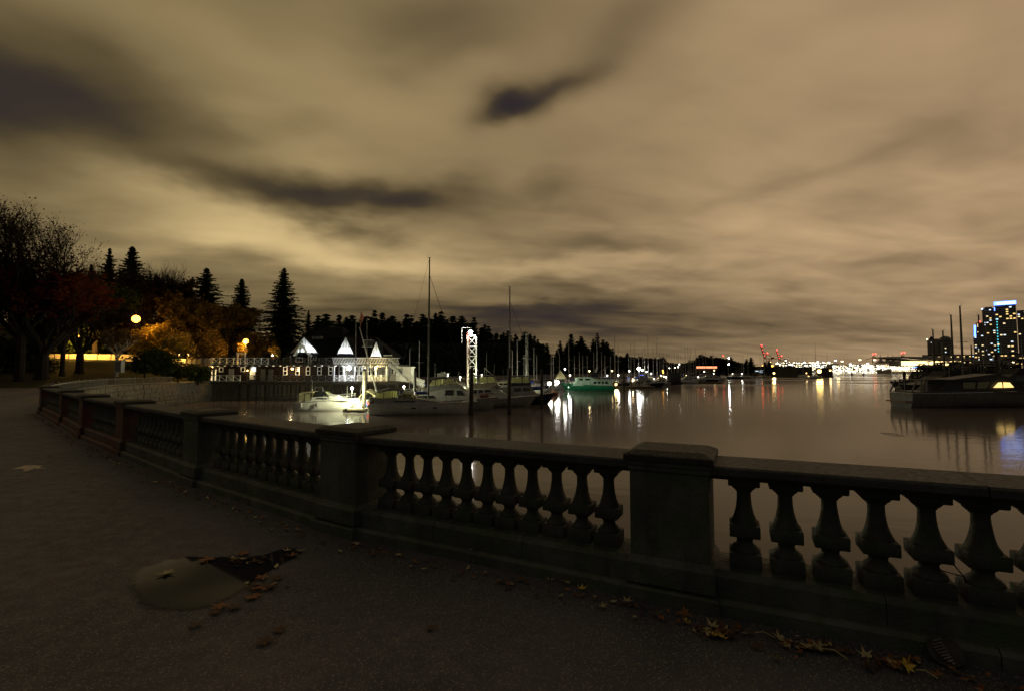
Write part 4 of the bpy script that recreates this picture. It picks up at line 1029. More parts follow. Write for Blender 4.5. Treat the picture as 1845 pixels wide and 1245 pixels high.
# wall lamps
def wall_lamp(px, py, Y, em, col, power, label, r=.16):
    p = at(px, py, Y); t = thing('wall_lamp', label, 'lamp', p)
    q = MB(); q.bar((0,.8,.12), (0,0,.12), .05); q.lathe([(.2,.1),(.22,.12),(.05,.2)], 10); part('bracket', q, M_iron, t)
    q = MB(); q.ball((0,0,0), r, 10, 8); part('bulb', q, em, t); lamp_light(t, (0,-.3,-.05), col, power, .12); return t
wall_lamp(527, 664, CY+.6, E_warm, (1,.74,.4), 420, 'warm lamp on the dark clubhouse wall between the two-pane windows', .2)
wall_lamp(628.5, 663, CY-1.7, E_cool, COOL, 2300, 'dazzling white lamp under the lit slanted railing of the clubhouse', .36)
wall_lamp(677, 663, CY-1.6, E_warm, (1,.78,.32), 1000, 'yellow lamp under the slatted awning at the right of the clubhouse', .24)
wall_lamp(446, 667, CY+.9, E_warm, (1,.75,.35), 90, 'small half hidden yellow lamp on the pale wall panel of the clubhouse', .1)
wall_lamp(383, 661, CY+.9, E_warm, (1,.75,.35), 60, 'small yellow lamp over the leftmost lit door of the clubhouse', .08)
# ------------------------------------------------------------------ walkway with lit parapet left of the clubhouse
wk = thing('walkway_bridge', 'elevated walkway with pale plank parapet glowing orange left of the clubhouse', 'walkway', (cx(350), CY+1, UZ))
a, b = Vector((at(312, 650, 93).x, 93, UZ)), Vector((cx(387), ry, UZ))
q = MB(); q.bar(a+Vector((0,1.2,-.15)), b+Vector((0,1.2,-.15)), 2.4, .3); q.build('deck', M_concrete, wk, world=True)
nb_ = 34
for k in range(nb_):
    p = a.lerp(b, k/nb_); r_ = a.lerp(b, (k+.9)/nb_); q = MB(); q.bar(p+Vector((0,0,.62)), r_+Vector((0,0,.62)), .05, .95); q.build('parapet_board', M_trim, wk, world=True)
for k in range(9):
    p = a.lerp(b, k/8); q = MB(); q.bar(p+Vector((0,-.06,-.2)), p+Vector((0,-.06,1.2)), .14); q.build('post', M_trim, wk, world=True)
    q = MB(); q.bar(p+Vector((0,.8,-3.5)), p+Vector((0,.8,-.3)), .25); q.build('pier', M_wood, wk, world=True)
ar = thing('entry_arch', 'white wooden entry frame standing on the walkway under the lamp', 'arch', (cx(434), CY, UZ))
for px in (427.5, 441): q = MB(); q.bar((cx(px), CY, UZ), (cx(px), CY, cz(637)), .2); q.build('post', M_trim, ar, world=True)
q = MB(); q.bar((cx(426), CY, cz(636.8)), (cx(442.5), CY, cz(636.8)), .24); q.build('beam', M_trim, ar, world=True)
# ------------------------------------------------------------------ street lamps
def street_lamp(px, py, Y, zb, label, em, col, power, r=.28, group=None, aim=None):
    p = at(px, py, Y); t = thing('street_lamp', label, 'street lamp', (p.x, Y, zb), 0, group); H = p.z - zb
    q = MB(); q.lathe([(.22,0),(.2,.25),(.12,.35),(.10,.5)], 12); part('base', q, M_iron, t)
    q = MB(); q.tube([(0,0,.4),(0,0,H-.3)], [.09,.055], 10); part('pole', q, M_iron, t)
    q = MB(); q.lathe([(.08,H-.35),(.16,H-.3),(.20,H-.22)], 12); q.lathe([(.26,H+.22),(.24,H+.3),(.06,H+.42),(.02,H+.5)], 12); part('lantern', q, M_iron, t)
    q = MB(); q.ball((0,0,H), r, 12, 10); part('globe', q, em, t)
    if aim:
        l = bpy.data.lights.new('lamp_light', 'SPOT'); l.color = col; l.energy = power; l.spot_size = rad(150); l.spot_blend = .35; l.shadow_soft_size = .25
        o = bpy.data.objects.new('lamp_light', l); COL.objects.link(o); o.parent = t; o.location = (0,.1,H-.5); o.rotation_euler = (rad(aim), 0, 0)
        lamp_light(t, (0,.2,H-.45), col, power*.45, .2)
    else: lamp_light(t, (0,-.45,H-.35), col, power, .25)
    return t
street_lamp(245, 575, 83.5, 3.2, 'blazing orange street lamp among the trees on the left hill', E_sod, SOD, 12000, .62, aim=40)
street_lamp(443, 615, 87, UZ, 'orange lamp on a post behind the white entry frame of the walkway', E_sod, SOD, 3000, .44)
street_lamp(140, 606, 84.5, 3.2, 'assumed orange street lamp hidden by the low maple branches over the lit road', E_sod, SOD, 8000, .2, aim=40)  # assumed lamp, unseen behind the branches, added to light the road strip
for px, py, lab in ((322, 638.5, 'left one of two small white globe lamps at the left end of the walkway'), (338, 639, 'right one of two small white globe lamps at the left end of the walkway')):
    street_lamp(px, py, 91, UZ, lab, E_warm, SOD, 700, .2)
wall_lamp(491, 640, 87.0, E_cool, COOL, 160, 'assumed small white spotlight at the left foot of the clubhouse roof', .06)  # lamp assumed from the white light on the shrub
# lit retaining wall with fence behind the road
rw = thing('roadside_wall', 'low concrete wall along the road glowing orange under the street lamps', 'wall', (-85, 86, 3.2))
pa, pb = Vector((-108, 82, 3.2)), Vector((-66, 89.5, 3.2)); nblk = 14
for k in range(nblk):
    p, r_ = pa.lerp(pb, k/nblk), pa.lerp(pb, (k+.985)/nblk); q = MB(); q.bar(p+Vector((0,0,.65)), r_+Vector((0,0,.65)), .4, 1.5); q.build('block', M_concrete, rw, world=True)
cf = thing('chain_fence', 'thin dark post fence along the edge of the lit road', 'fence', (-80, 76, 3.2))
for k in range(15):
    p = Vector((-92, 72.5, 3.2)).lerp(Vector((-66, 79.6, 3.2)), k/14); q = MB(); q.bar(p, p+Vector((0,0,1.3)), .07); q.build('post', M_iron, cf, world=True)
q = MB(); q.bar((-92, 72.5, 4.4), (-66, 79.6, 4.4), .05); q.bar((-92, 72.5, 3.8), (-66, 79.6, 3.8), .03); q.build('rail', M_iron, cf, world=True)
ub = thing('utility_box', 'pale upright utility box beside the white trunked tree', 'utility box', at(215, 671, 68))
q = MB(); q.box((0,0,.85), (1.0,.6,1.7)); part('cabinet', q, M_trim, ub); q = MB(); q.box((0,0,1.73), (1.1,.7,.08)); part('lid', q, M_door, ub); q = MB(); q.box((0,-.32,.85), (.8,.03,1.4)); part('door', q, M_door, ub)

# =================================================================== LATTICE TOWER
lt_ = thing('lattice_tower', 'white steel lattice tower with a blazing lamp on top, rising behind the boats', 'tower', at(850, 690, 92))
TX0, TX1, TY = at(842, 600, 92).x, at(857.5, 600, 92).x, 92; zt, zbm = at(850, 605, 92).z, -3.2
for x in (TX0, TX1):
    for y in (TY, TY+1.6): q = MB(); q.bar((x, y, zbm), (x, y, zt), .13); q.build('leg', M_trim, lt_, world=True)
nbay = 6
for k in range(nbay):
    z0, z1 = zt-(zt-zbm)*(k+1)/nbay*1.0, zt-(zt-zbm)*k/nbay
    q = MB()
    for y in (TY, TY+1.6):
        q.bar((TX0, y, z1-.03), (TX1, y, z1-.03), .09); zm = (z0+z1)/2
        q.bar((TX0, y, z1-.05), (TX1, y, z0+.05), .07); q.bar((TX1, y-.02, z1-.05), (TX0, y-.02, z0+.05), .06)
    for x in (TX0, TX1): q.bar((x, TY, z1), (x, TY+1.6, z0), .06)
    q.build('brace', M_trim, lt_, world=True)
lad = MB()
for x in (TX0-.05, TX0+.5): lad.bar((x, TY-.35, zbm), (x, TY-.35, zt+.3), .06)
for k in range(40): lad.bar((TX0-.05, TY-.35, zbm+.3+k*.3), (TX0+.5, TY-.35, zbm+.3+k*.3), .04)
lad.build('ladder', M_rust, lt_, world=True)
q = MB(); p = at(848, 599, TY-.3)
q.bar((TX0-1.0, TY-.3, p.z+.85), (p.x+.2, TY-.3, p.z+.85), .09); q.bar((TX0-1.0, TY-.3, p.z-2.2), (TX0-1.0, TY-.3, p.z+.85), .08); q.bar((p.x, TY-.3, zt), (p.x, TY-.3, p.z+.8), .08)
q.build('gantry_arm', M_trim, lt_, world=True)
q = MB(); q.box((p.x, TY-.3, p.z+.35), (.9,.5,.12)); q.build('lamp_housing', M_iron, lt_, world=True)
q = MB(); q.ball((p.x, TY-.45, p.z), .38, 10, 8); q.build('lamp_glass', E_white, lt_, world=True)
o = lamp_light(lt_, (p.x, TY-.9, p.z-.2), WHT, 900, .2); o.matrix_parent_inverse = wmat(lt_).inverted()

# =================================================================== PILINGS
def piling(px, ptop, wl, r, label, m=M_wood, Y=None):
    Y = Y or (EYE-WZ)/(at(922, 668, 1).z*0 + (wl-668)/F)
    a, b = at(px, ptop, Y), at(px, wl, Y)
    t = thing('mooring_pile', label, 'mooring pile', (a.x, Y, WZ))
    q = MB(); q.tube([(0,0,-2),(0,0,a.z-WZ)], [r*1.05, r], 12); part('shaft', q, m, t)
    q = MB(); q.lathe([(r*1.1,a.z-WZ),(r*1.1,a.z-WZ+.08),(.05,a.z-WZ+.3)], 12); part('cap', q, M_rubber, t)
    q = MB(); q.lathe([(r+.10,.25),(r+.12,.32),(r+.10,.4)], 12); part('hoop', q, M_iron, t); return t
piling(657, 668, 741, .22, 'dark mooring pile lit on its left side by the small float lamp', M_deckw)
piling(849.5, 666, 748, .24, 'thick dark mooring pile in front of the lattice tower')
piling(917.5, 666, 746, .23, 'dark mooring pile right of the tower in front of the third yacht')
piling(976, 668, 735, .19, 'dark mooring pile at the bow of the farthest dark yacht')
piling(748, 670, 727, .2, 'dark mooring pile behind the canopied trawler')
piling(827, 672, 722, .15, 'thin dark pile between the flybridge yacht and the tower')
piling(1124, 668, 702, .2, 'dark pile right of the golden dock lamp')
piling(1205, 668, 692, .28, 'dark pile at the corner of the grey box barge')
piling(1629, 671, 712, .28, 'thick black pile at the stern of the right motor yacht')
piling(1643.5, 674, 708, .24, 'second black pile right of the thick one')
piling(1652.5, 673, 706, .22, 'third black pile beside the right motor yacht')
piling(1794, 638, 712, .22, 'tall black pile at the right picture edge behind the yacht', Y=95)

# =================================================================== BOATS
def hull_rings(L, Bm, Hs, Hb, rake, tumble=.86, n=12, full=2.6, keel=-.35):
    rings = []; deck = []
    for i in range(n+1):
        t = i/n; hw = Bm/2*(1-t**full)**.75*(.86+.14*min(1, t*5)) + .015; zd = Hs + (Hb-Hs)*t**1.7; xb = -L/2 + t*L
        r = []
        for f, z in ((1.0, zd), (.99, zd*.7+.02), (.95, zd*.35), (tumble, .04), (.5, keel*.6), (.02, keel)):
            x = xb - rake*(t**3)*(1-z/Hb if z > 0 else 1.0) + (0 if t > .02 else .10*(z/Hs))
            r.append((x, hw*f*(1 if z > .1 else (1-.25*t)), z))
        rings.append([(x, -y, z) for x, y, z in r] + [(x, y, z) for x, y, z in reversed(r)]); deck.append((xb, hw, zd))
    return rings, deck
def add_hull(t, L, Bm, Hs, Hb, rake, m, deckm, stripe=None, boot=None, rub=M_steel, full=2.6, tumble=.86):
    rings, deck = hull_rings(L, Bm, Hs, Hb, rake, tumble, full=full)
    q = MB(); q.loft(rings, close=False); h = part('hull', q, m, t, smooth=True)
    q = MB(); q.loft([[(x, -y*.985, z-.03), (x, 0, z+.04), (x, y*.985, z-.03)] for x, y, z in deck], close=False, cap=(False, False)); part('deck', q, deckm, t)
    q = MB()
    for s_ in (-1, 1): q.tube([(x, s_*y*1.01, z) for x, y, z in deck], .045, 5)
    q.tube([(deck[0][0], -deck[0][1], deck[0][2]), (deck[0][0], deck[0][1], deck[0][2])], .045, 5); part('rub_rail', q, rub, t)
    for (z0, z1, mm, nm) in ([(stripe[0], stripe[1], stripe[2], 'hull_stripe')] if stripe else []) + ([(-.06, .12, boot, 'boot_stripe')] if boot else []):
        q = MB()
        for s_ in (-1, 1):
            rows = []
            for r in rings:
                pts = [Vector(p) for p in r[:5]]; row = []
                for z in (z0, z1):
                    for a, b in zip(pts, pts[1:]):
                        if min(a.z, b.z)-1e-6 <= z <= max(a.z, b.z)+1e-6: k = (z-a.z)/((b.z-a.z) or 1); row.append(a.lerp(b, k)); break
                    else: row.append(pts[0] if z > pts[0].z else pts[-1])
                rows.append([(p.x+.01, (p.y-.02)*(-s_ if True else 1)*-1*1.0, p.z) if s_ == -1 else (p.x+.01, -(p.y-.02), p.z) for p in row])
            q.loft(rows, close=False, cap=(False, False))
        part(nm, q, mm, h)
    return h, rings, deck
def cabin(t, prof, w, m, name='cabin', taper=.12, wins=(), winm=M_glass, front=None, trim=M_white):
    z0 = min(z for x, z in prof); z1 = max(z for x, z in prof)
    hw = lambda z: w/2*(1-taper*(z-z0)/max(.01, z1-z0))
    q = MB(); n = len(prof)
    q.add([(x, -hw(z), z) for x, z in prof] + [(x, hw(z), z) for x, z in prof], [tuple(range(n)), tuple(reversed(range(n, 2*n)))] + [(i, i+n, (i+1) % n+n, (i+1) % n) for i in range(n)])
    c = part(name, q, m, t)
    for wq in wins:
        for s_ in (-1, 1):
            q = MB(); k = len(wq); cxm = sum(x for x, z in wq)/k; czm = sum(z for x, z in wq)/k
            o_ = [(x, s_*(hw(z)+.012), z) for x, z in wq]; i_ = [(x, s_*(hw(z)+.03), z) for x, z in wq]; q.loft([o_, i_]); part('window', q, winm, c)
    if front:                                     # windscreen panes on the sloping front between two profile points
        (xa, za), (xb, zb), np__, fm = front; q = MB(); nn = Vector((zb-za, 0, -(xb-xa))).normalized()
        if nn.x*(1 if xa > 0 or xb > xa else 1) < 0 and xa > xb: nn = -nn
        for k in range(np__):
            f0, f1 = -1+2*(k+.08)/np__, -1+2*(k+.92)/np__
            A, Bq = Vector((xa, 0, za)).lerp(Vector((xb, 0, zb)), .1), Vector((xa, 0, za)).lerp(Vector((xb, 0, zb)), .9)
            for off in (.02,):
                q.add([A+nn*off+Vector((0, hw(za)*f0*.94, 0)), A+nn*off+Vector((0, hw(za)*f1*.94, 0)), Bq+nn*off+Vector((0, hw(zb)*f1*.94, 0)), Bq+nn*off+Vector((0, hw(zb)*f0*.94, 0))], [(0,1,2,3)])
        part('windscreen', q, fm, c)
    return c
def canopy(t, pts, w, m, vin=None, frames=(), name='canopy', crown=.12, postm=M_black):
    q = MB(); rows = []
    for x, z in pts: rows.append([(x, w/2*f, z + crown*(1-f*f)) for f in (-1, -.75, -.4, 0, .4, .75, 1)] + [(x, w/2*f, z + crown*(1-f*f)-.06) for f in (1, .4, -.4, -1)])
    q.loft(rows); c = part(name, q, m, t)
    if vin:
        for quad in vin:
            for s_ in (-1, 1): q = MB(); k = len(quad); q.loft([[(x, s_*(w/2-.04), z) for x, z in quad], [(x, s_*(w/2-.02), z) for x, z in quad]]); part('side_curtain', q, M_vinyl, c)
    if frames:
        q = MB()
        for a, b in frames:
            for s_ in (-1, 1): q.bar((a[0], s_*(w/2-.01), a[1]), (b[0], s_*(w/2-.01), b[1]), .06, .07)
        part('canopy_frame', q, postm, c)
    return c
def bow_rail(t, deck, t0, h=.65, m=M_steel, n=7):
    ds = [d for i, d in enumerate(deck) if i/(len(deck)-1) >= t0]
    q = MB()
    for s_ in (-1, 1):
        top = [(x, s_*y*.93, z+h) for x, y, z in ds]; q.tube(top, .022, 5, cap=False); q.tube([(x, y, z-h*.45) for x, y, z in top], .015, 4, cap=False)
        for x, y, z in top: q.bar((x, y, z-h), (x, y, z), .03)
    part('bow_rail', q, m, t)
def portholes(t, deck, xs, zf, Bm, long=.5):
    for x in xs:
        for s_ in (-1, 1):
            d = min(deck, key=lambda d: abs(d[0]-x)); q = MB(); q.box((x, s_*(d[1]*.99), d[2]*zf), (long, .05, .13)); part('porthole', q, M_glass, t)
def antenna(t, x, y, z, h, rake=0, r=.02, m=M_white): q = MB(); q.tube([(x, y, z), (x+rake, y, z+h)], [r, r*.5], 5); part('antenna', q, m, t)
def fender(t, x, y, z, m=M_white): q = MB(); q.lathe([(.02,z-.35),(.11,z-.3),(.11,z+.1),(.02,z+.2)], 8, (x, y, 0)); q.bar((x, y, z+.15), (x, y, z+.5), .02); part('fender', q, m, t)
def ybw(wl): return (EYE-WZ)*F/(wl-668) * 1.0
class Px:                                    # picture-to-boat coordinates for a boat lying broadside
    def __init__(s, pxc, wl, Y=None, dirn=1): s.Y = Y or ybw(wl); s.c = at(pxc, wl, s.Y); s.d = dirn
    def x(s, px): return (at(px, 690, s.Y).x - s.c.x)*s.d
    def z(s, py): return at(922, py, s.Y).z - WZ
    def p(s, *pts): return [(s.x(a), s.z(b)) for a, b in pts]
def boat(name, label, cat, P, rz=0.0, group=None): return thing(name, label, cat, (P.c.x, P.Y, WZ), (0 if P.d > 0 else math.pi) + rz, group)

# 1 small white cruiser
P = Px(588, 739); t = boat('cabin_cruiser', 'small white cabin cruiser with canvas camper back, nearest the left float', 'boat', P)
h, rg, dk_ = add_hull(t, P.x(642)-P.x(540), 2.6, P.z(723), P.z(717), .9, M_white, M_white, boot=M_navy, full=2.2)
cabin(t, P.p((556,722),(562,714),(585,708),(604,711),(634,720)), 2.1, M_white, 'cabin_trunk', .35, [P.p((573,718),(577,715.5),(592,715.5),(597,718))])
cabin(t, P.p((569,714),(572,704.5),(589,704.5),(598,713)), 1.9, M_glass, 'windscreen', .2, trim=M_steel, front=(P.p((598,713))[0], P.p((589,704.5))[0], 3, M_vinyl))
canopy(t, P.p((542,712),(546,707.5),(566,705.5),(571,706)), 2.2, M_canvas, [P.p((543,721),(544,710),(567,708),(567,720))], [P.p((545,722),(545,708)), P.p((556,722),(556,707)), P.p((567,720),(568,706))])
bow_rail(t, dk_, .5); fender(t, P.x(552), -1.35, P.z(727)); fender(t, P.x(578), -1.38, P.z(727), M_rubber); antenna(t, P.x(566), -.6, P.z(706), 1.6); 
q = MB(); q.box((P.x(538), 0, .35), (.6,.5,.7)); q.box((P.x(537.5), 0, .95), (.4,.4,.5)); part('outboard', q, M_black, t)
q = MB(); q.tube([(P.x(572), -.7, P.z(705)), (P.x(572), -.7, P.z(697)), (P.x(585), -.7, P.z(697)), (P.x(586), -.7, P.z(705))], .03, 5); part('radar_arch', q, M_steel, t)
# floating dock with lamp
P = Px(638, 742); fd = thing('floating_dock', 'short floating dock in front of the white pile with bicycle wheel and lamp post', 'dock', (P.c.x, P.Y, WZ))
L = P.x(658)-P.x(619)
q = MB(); q.box((0,.6,.22), (L, 1.6, .34)); part('float', q, M_wood, fd)
for k in range(18): q = MB(); q.box((-L/2+L*(k+.5)/18, .6, .42), (L/18-.02, 1.6, .06)); part('plank', q, M_deckw, fd)
q = MB(); q.box((0,-.24,.36), (L, .08, .14)); part('bumper', q, M_canvas, fd)
q = MB(); q.tube([(P.x(626),-.28,.3), (P.x(626),-.28,.55)], .16, 10); part('tyre', q, M_rubber, fd)
def dock_lamp(px, pyl, pyb, Y, em, col, power, label, r=.12, group=None):
    p = at(px, pyl, Y); b = at(px, pyb, Y); t = thing('dock_lamp', label, 'lamp', (p.x, Y, b.z), 0, group); H = p.z-b.z
    q = MB(); q.tube([(0,0,0),(0,0,H-r)], .04, 6); part('post', q, M_iron, t)
    q = MB(); q.lathe([(r*1.2,H+r*.8),(r*.9,H+r*1.1),(.02,H+r*1.4)], 8); part('hood', q, M_iron, t)
    q = MB(); q.ball((0,0,H), r, 8, 6); part('bulb', q, em, t)
    if power: lamp_light(t, (0,-.2,H-r-.05), col, power, max(.08, r*1.6))
    return t
dock_lamp(634.5, 698.5, 736, P.Y-.3, E_white, (0.98, 1.0, .62), 2600, 'small blazing lamp on a thin post on the short floating dock', .15)
bw = thing('bicycle', 'bicycle leaning on the short floating dock beside the pile', 'bicycle', at(646, 737.5, P.Y+.4))
for dx in (-.45, .45):
    q = MB(); q.tube([(dx+.32*math.cos(a*.5236), 0, .34+.32*math.sin(a*.5236)) for a in range(13)], .025, 5, cap=False); part('wheel', q, M_rubber, bw)
q = MB(); q.tube([(-.45,0,.34),(-.1,0,.32),(.3,0,.78),(-.2,0,.75),(-.1,0,.32)], .02, 5); q.tube([(-.45,0,.34),(-.2,0,.75)], .018, 5); q.tube([(.45,0,.34),(.28,0,.95),(.4,0,1.0)], .02, 5); part('frame', q, M_steel, bw)
q = MB(); q.box((-.23,0,.85), (.24,.1,.05)); part('saddle', q, M_black, bw)
# 3 white boat with peaked canopy behind it
P = Px(642, 735.5); t = boat('day_boat', 'white open boat under glaring light with peaked tan canopy behind the short floating dock', 'boat', P)
h, rg, dk_ = add_hull(t, P.x(684)-P.x(602), 2.8, P.z(722), P.z(718), .8, M_white, M_beige, boot=M_bluep, full=2.4)
cabin(t, P.p((612,724),(616,718),(650,716),(655,724)), 2.0, M_white, 'cabin_trunk', .2, [P.p((620,721.5),(621,719.5),(640,719),(641,721.5))])
canopy(t, P.p((652,714),(658,708),(667,703.5),(674,708),(682,714)), 2.4, M_canvas, None, [P.p((655,724),(657,710)), P.p((678,724),(677,711))], crown=.3)
q = MB(); q.box((P.x(664), -1.35, P.z(726)), (.8,.08,.6)); part('blue_tarp', q, M_bluep, t)
q = MB(); q.tube([(P.x(668), -1.35, P.z(722)), (P.x(671), -1.5, P.z(728))], .16, 8); part('red_buoy', q, M_redpaint, t)
antenna(t, P.x(626), 0, P.z(716), 1.6); antenna(t, P.x(648), .3, P.z(716), 2.0, .2)
dock_lamp(656.5, 713, 733, 62.6, E_white, (0.95, 1.0, .55), 2200, 'added white lamp hidden behind the pile, brightening the day boat', .05)  # added out of sight to brighten the day boat
# leaning white spar
q = MB(); q.tube([at(681, 713, 58.6), at(664, 650, 58.6), at(648, 590, 58.6)], [.10,.08,.05], 8); tag(q.build('leaning_spar', M_trim), 'long white spar leaning left from the stern of the canopied trawler', 'spar')
q = MB(); q.tube([at(651, 560, 86), at(649.5, 590, 86)], .03, 4); a = at(650.5, 562, 86); q.add([a, a+Vector((.5,0,-.9)), a+Vector((.25,.05,-2.0)), a+Vector((-.2,0,-1.2))], [(0,1,2,3)])
tag(q.build('limp_flag', M_rust), 'limp reddish flag hanging above the clubhouse flagpoles', 'flag')
# 4 canopied trawler, nearest
P = Px(758, 745); t = boat('motor_trawler', 'nearest grey white motor boat with black soft top and clear curtains', 'boat', P)
h, rg, dk_ = add_hull(t, P.x(846)-P.x(672), 3.5, P.z(725.5), P.z(723.5), .25, M_white, M_beige, boot=M_navy, full=4.5, tumble=.9)
cabin(t, P.p((682,725),(683,716),(712,715),(728,716),(760,717),(775,720),(792,722),(798,725)), 2.9, M_grey, 'cabin_trunk', .1, [P.p((716,722.5),(716,720.5),(752,720.5),(753,722.5))])
canopy(t, P.p((681,707),(688,703),(703,700.5),(722,701),(729,704)), 2.7, M_black, [P.p((684,716),(684,706.5),(696,705),(696,716)), P.p((697.5,716),(697.5,705),(711,704.5),(711,716))],
       [P.p((683,716),(683,706)), P.p((697,716),(697,705)), P.p((712,716),(713,704)), P.p((716,718),(717,704))])
canopy(t, P.p((719,718),(722,712),(728,708.5),(737,708),(746,709),(753,716)), 2.5, M_vinyl, [P.p((721,717.5),(724,712.5),(732,709.5),(733,717)), P.p((734,717),(733,709.5),(743,709),(748,717))],
       [P.p((720,718),(727,709)), P.p((734,718),(733,709)), P.p((748,718),(743,709)), P.p((753,716),(746,709))], name='cockpit_cover', crown=.2)
portholes(t, dk_, [P.x(751), P.x(788)], .62, 3.5); bow_rail(t, dk_, .55, .5)
q = MB(); q.tube([(P.x(699), -1.85, P.z(728)), (P.x(701), -1.86, P.z(733)), (P.x(704), -1.85, P.z(730))], .06, 6); part('fender', q, M_white, t); fender(t, P.x(676), -1.4, P.z(728), M_redpaint)
q = MB(); q.box((P.x(677), 0, P.z(721)), (.8, 2.2, .9)); part('stern_locker', q, M_white, t)
q = MB(); q.tube([(P.x(674.5)+.3*math.cos(a*.6283), -1.3, P.z(720)+.3*math.sin(a*.6283)) for a in range(11)], .07, 6); part('life_ring', q, M_rubber, t)
# ketch with the tall dark mast standing just behind
def rigging(t, x, y, z0, H, beam, bow, stern, m=M_iron, r=.012):
    q = MB(); top = (x, y, z0+H)
    for e in ((bow, 0, z0-.6), (stern, 0, z0-.6), (x-.2, -beam/2, z0-.6), (x-.2, beam/2, z0-.6)): q.bar(top, e, r*2)
    part('rigging', q, m, t)
def sail_mast(t, x, z0, H, r=.09, m=M_alu, spread=((.55,.9),), dirn=1, name='mast'):
    q = MB(); q.tube([(x, 0, z0), (x, 0, z0+H*.6), (x, 0, z0+H)], [r, r*.9, r*.6], 8); mm = part(name, q, m, t)
    for f, w in spread: q = MB(); q.bar((x, -w, z0+H*f), (x, w, z0+H*f), .05); q.bar((x-w*.9, .02, z0+H*f+.01), (x+.1, .02, z0+H*f+.01), .04); part('spreader', q, m, mm)
    q = MB(); q.bar((x-.25, 0, z0+H+.03), (x+.15, 0, z0+H+.03), .04); q.bar((x-.2, 0, z0+H), (x-.2, 0, z0+H+.35), .02); part('masthead', q, m, mm); return mm
P = Px(768, 741, 59.6); t = boat('sailing_yacht', 'low dark sailing yacht carrying the tallest mast, squeezed between the two motor boats', 'boat', P)
h, rg, dk_ = add_hull(t, 9.5, 2.6, .95, 1.15, .9, M_navy, M_beige, full=2.2)
cabin(t, [(-2.2,1.0),(-2.0,1.4),(1.3,1.45),(2.0,1.1)], 1.5, M_beige, 'cabin_trunk', .2, [[(-1.6,1.15),(-1.6,1.3),(-.6,1.3),(-.6,1.15)]])
x_ = P.x(772); Hm = P.z(465)-1.4; sail_mast(t, x_, 1.4, Hm, .12, M_darkmast, ((.52,1.1),)); 
q = MB(); q.bar((x_, 0, 1.4+Hm*.88), (P.x(833), 0, P.z(671)), .045); q.bar((x_, 0, 1.4+Hm), (x_-4.4, 0, 1.2), .02); q.bar((x_, -.02, 1.4+Hm), (x_-.1, -1.2, 1.2), .02); part('stay', q, M_iron, t)
q = MB(); q.tube([(x_, 0, 2.3), (x_-3.6, 0, 2.2)], .07, 6); q.tube([(x_-.2, 0, 2.45), (x_-3.4, 0, 2.35)], .15, 8); part('boom', q, M_bluec, t)
# 5 big flybridge yacht behind
P = Px(818, 738); t = boat('flybridge_yacht', 'large flybridge motor yacht with black framed bridge canopy, behind the nearest boat', 'boat', P)
h, rg, dk_ = add_hull(t, P.x(897)-P.x(735), 4.0, P.z(722), P.z(714), 1.1, M_grey, M_beige, boot=M_navy, full=2.8)
cabin(t, P.p((737,722),(738,710),(762,708.5),(800,700),(830,698),(843,704),(858,716),(862,722)), 3.3, M_white, 'saloon', .12, [P.p((804,711),(806,701),(820,701),(819,711)), P.p((752,716),(753,712),(785,711),(789,716)), P.p((826,711),(825,702),(833,702),(840,711))])
cabin(t, P.p((762,709),(766,700),(780,694),(826,690),(836,695),(843,704)), 2.9, M_grey, 'flybridge', .1)
canopy(t, P.p((776,683),(786,680.5),(802,679.5),(818,680.5),(823,686)), 2.7, M_black, [P.p((774,695),(783,683.5),(788,683.5),(786,694.5)), P.p((788,694.5),(789,683),(796,682.5),(796,693.5)), P.p((798,693),(803,682.5),(810,682),(811,692)), P.p((813,692),(812,682),(821,684),(824,690))],
       [P.p((773,696),(783,682)), P.p((787,695),(788.5,682)), P.p((797,694),(797,681)), P.p((812,692),(811,681)), P.p((825,691),(821,683))])
q = MB(); q.box((P.x(798), 0, P.z(676)), (1.3, 1.4, .55)); q.box((P.x(798), 0, P.z(671.5)), (.5,.5,.25)); part('radar_box', q, M_white, t)
bow_rail(t, dk_, .6, .6); antenna(t, P.x(782), .8, P.z(681), 2.0); antenna(t, P.x(845), 1.2, P.z(705), 1.2)
q = MB(); q.tube([(P.x(866), -.5, P.z(713)), (P.x(880), -.3, P.z(712))], .28, 8); part('rolled_cover', q, M_rust, t); 
# 6 third yacht
P = Px(905, 732); t = boat('flybridge_yacht', 'flybridge yacht right of the tower with four lit bridge windows', 'boat', P)
h, rg, dk_ = add_hull(t, P.x(962)-P.x(838), 4.0, P.z(718), P.z(711.5), 1.2, M_grey, M_beige, boot=M_black, full=2.8)
cabin(t, P.p((842,718),(843,699),(892,697.5),(905,705),(917,714),(922,718)), 3.3, M_white, 'saloon', .1, [P.p((853,708),(853,701),(861,701),(861,708)), P.p((863,708),(863,701),(871,701),(871,708)), P.p((875,708),(874,701),(883,701),(890,708))])
cabin(t, P.p((846,699),(848,690),(893,688),(898,692),(903,698)), 3.0, M_beige, 'flybridge', .08)
canopy(t, P.p((844,679),(850,677),(872,676),(890,677),(893,680)), 2.8, M_black, [P.p((849,689),(850,680),(858,680),(859,688.5)), P.p((865,688),(865,679),(877,679),(878,688)), P.p((880,688),(879,679),(885,679),(888,688)), P.p((889.5,688),(887,679),(890,680),(894,687))],
       [P.p((848,690),(849,679)), P.p((862,690),(862,677)), P.p((879,690),(878,677)), P.p((895,689),(890,678))])
bow_rail(t, dk_, .6, .6); q = MB(); q.bar((P.x(873), 0, P.z(663)), (P.x(888), 0, P.z(676)), .09); q.bar((P.x(873), 0, P.z(675)), (P.x(873), 0, P.z(662)), .07); part('davit', q, M_white, t)
antenna(t, P.x(889), .4, P.z(677), 1.7, .15); antenna(t, P.x(876), .9, P.z(676), 3.5)
